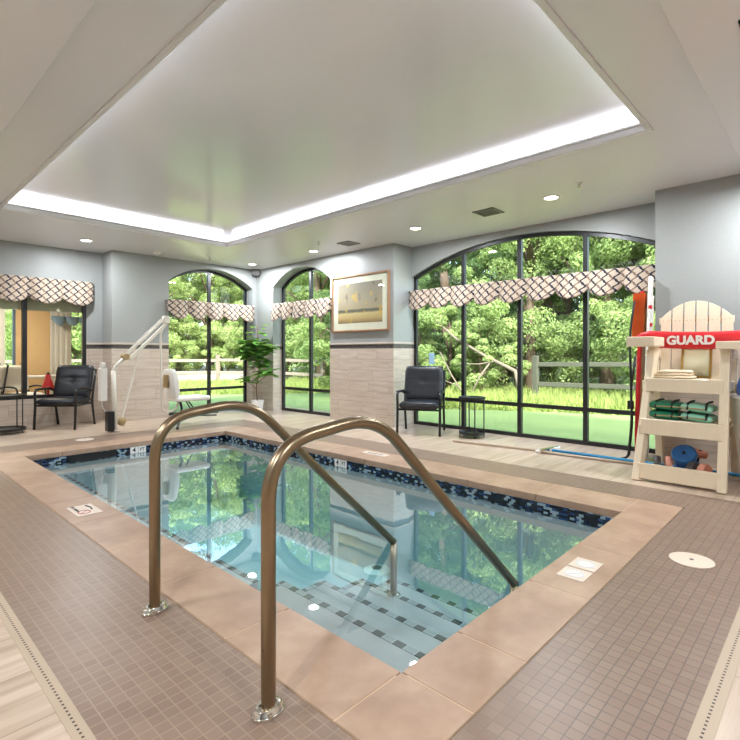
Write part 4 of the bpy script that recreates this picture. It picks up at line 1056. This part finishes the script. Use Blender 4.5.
# woodland edge behind the wide window (14..39 degrees), behind window 2 (46..55) and window 1 (56..68)
for r0, step, ks, sc in ((16.5, 6.4, (3, 4, 2), 1.0), (19.5, 7.0, (2, 0, 1), 1.0), (24.5, 5.6, (0, 2, 1), 1.25), (31, 5.0, (1, 0), 1.5)):
    d = 6.0+rt.random()*2
    while d < 45:
        k = rt.choice(ks); x, y = polar(d, r0+rt.uniform(-1, 1)); plant_tree(k, x, y, sc*rt.uniform(.85, 1.15), 'in the wood beyond the wide arched window'); d += step*rt.uniform(.8, 1.2)*(.55 if k >= 3 else 1)*(1 if r0 < 30 else .9)
for r0, step, ks, sc in ((25.5, 3.6, (3, 4, 2), 1.1), (29, 4.2, (2, 0), 1.1), (36, 4.6, (0, 1, 2), 1.5)):
    d = 44.5
    while d < 56:
        k = rt.choice(ks); x, y = polar(d, r0+rt.uniform(-1, 1)); plant_tree(k, x, y, sc*rt.uniform(.85, 1.15), 'beyond the arched window beside the picture'); d += step*rt.uniform(.8, 1.2)*(.6 if k >= 3 else 1)
for r0, step, ks, sc in ((34, 3.0, (3, 2), 1.3), (38, 4.0, (0, 2), 1.15), (46, 4.4, (0, 1, 2), 1.5)):
    d = 55.5
    while d < 80:
        k = rt.choice(ks); x, y = polar(d, r0+rt.uniform(-1, 1)); plant_tree(k, x, y, sc*rt.uniform(.85, 1.15), 'beyond the arched window left of the plant'); d += step*rt.uniform(.8, 1.2)*(.6 if k >= 3 else 1)
# meadow grass along the fence
mb = MB(); rg = random.Random(5)
for i in range(26000):
    d = rg.uniform(4, 74); r0 = rg.uniform(12.2, 17.5) if d < 44 else rg.uniform(17, 22.5)
    x, y = polar(d, r0); hh = rg.uniform(.12, .42)*(1 if r0 > 12.5 else .6); a = rg.random()*PI; w = rg.uniform(.012, .03); lx, ly = rg.gauss(0, .12), rg.gauss(0, .12)
    o = len(mb.v); c, s_ = math.cos(a)*w, math.sin(a)*w
    mb.v += [(x-c, y-s_, -.12), (x+c, y+s_, -.12), (x+lx, y+ly, -.12+hh)]; mb.f.append((o, o+1, o+2))
tag(mb.build('meadow_grass', 'blade', fixn=False), 'tall yellow-green meadow grass growing along the fence', 'grass', kind='stuff')
# fallen dead tree beyond the wide window
t = thing('fallen_tree', 'bare pale fallen tree limb lying slanted beyond the wide arched window', 'tree', (12.4, 8.0, -.12))
def L3(u, v, d):   # point seen at bearing/height, d metres out (used only to lay the limb down)
    return Vector((d*(.7266+.6871*(u-370)/F_PX), d*(.6871-.7266*(u-370)/F_PX), 1.25+d*(353-v)/F_PX))
MB().tube([L3(426, 312, 16), L3(455, 338, 15.2), L3(485, 356, 14.6), L3(515, 371, 14.0), L3(522, 400, 13.8)], [.025, .04, .05, .06, .08], 8).build('limb', 'pbark', t, smooth='all')
MB().tube([L3(492, 360, 14.5), L3(480, 376, 14.2), L3(472, 392, 14)], [.03, .025, .015], 6).tube([L3(458, 364, 14.6), L3(480, 364, 14.4), L3(495, 361, 14.4)], [.014, .02, .025], 6).tube([L3(440, 352, 15), L3(452, 376, 14.6), L3(462, 392, 14.2)], [.014, .02, .025], 6).tube([L3(438, 378, 14.8), L3(456, 385, 14.4), L3(470, 398, 14.1)], [.014, .02, .02], 6).build('branch', 'pbark', t, smooth='all')

for o in S.objects:
    if '_w' in o: del o['_w']
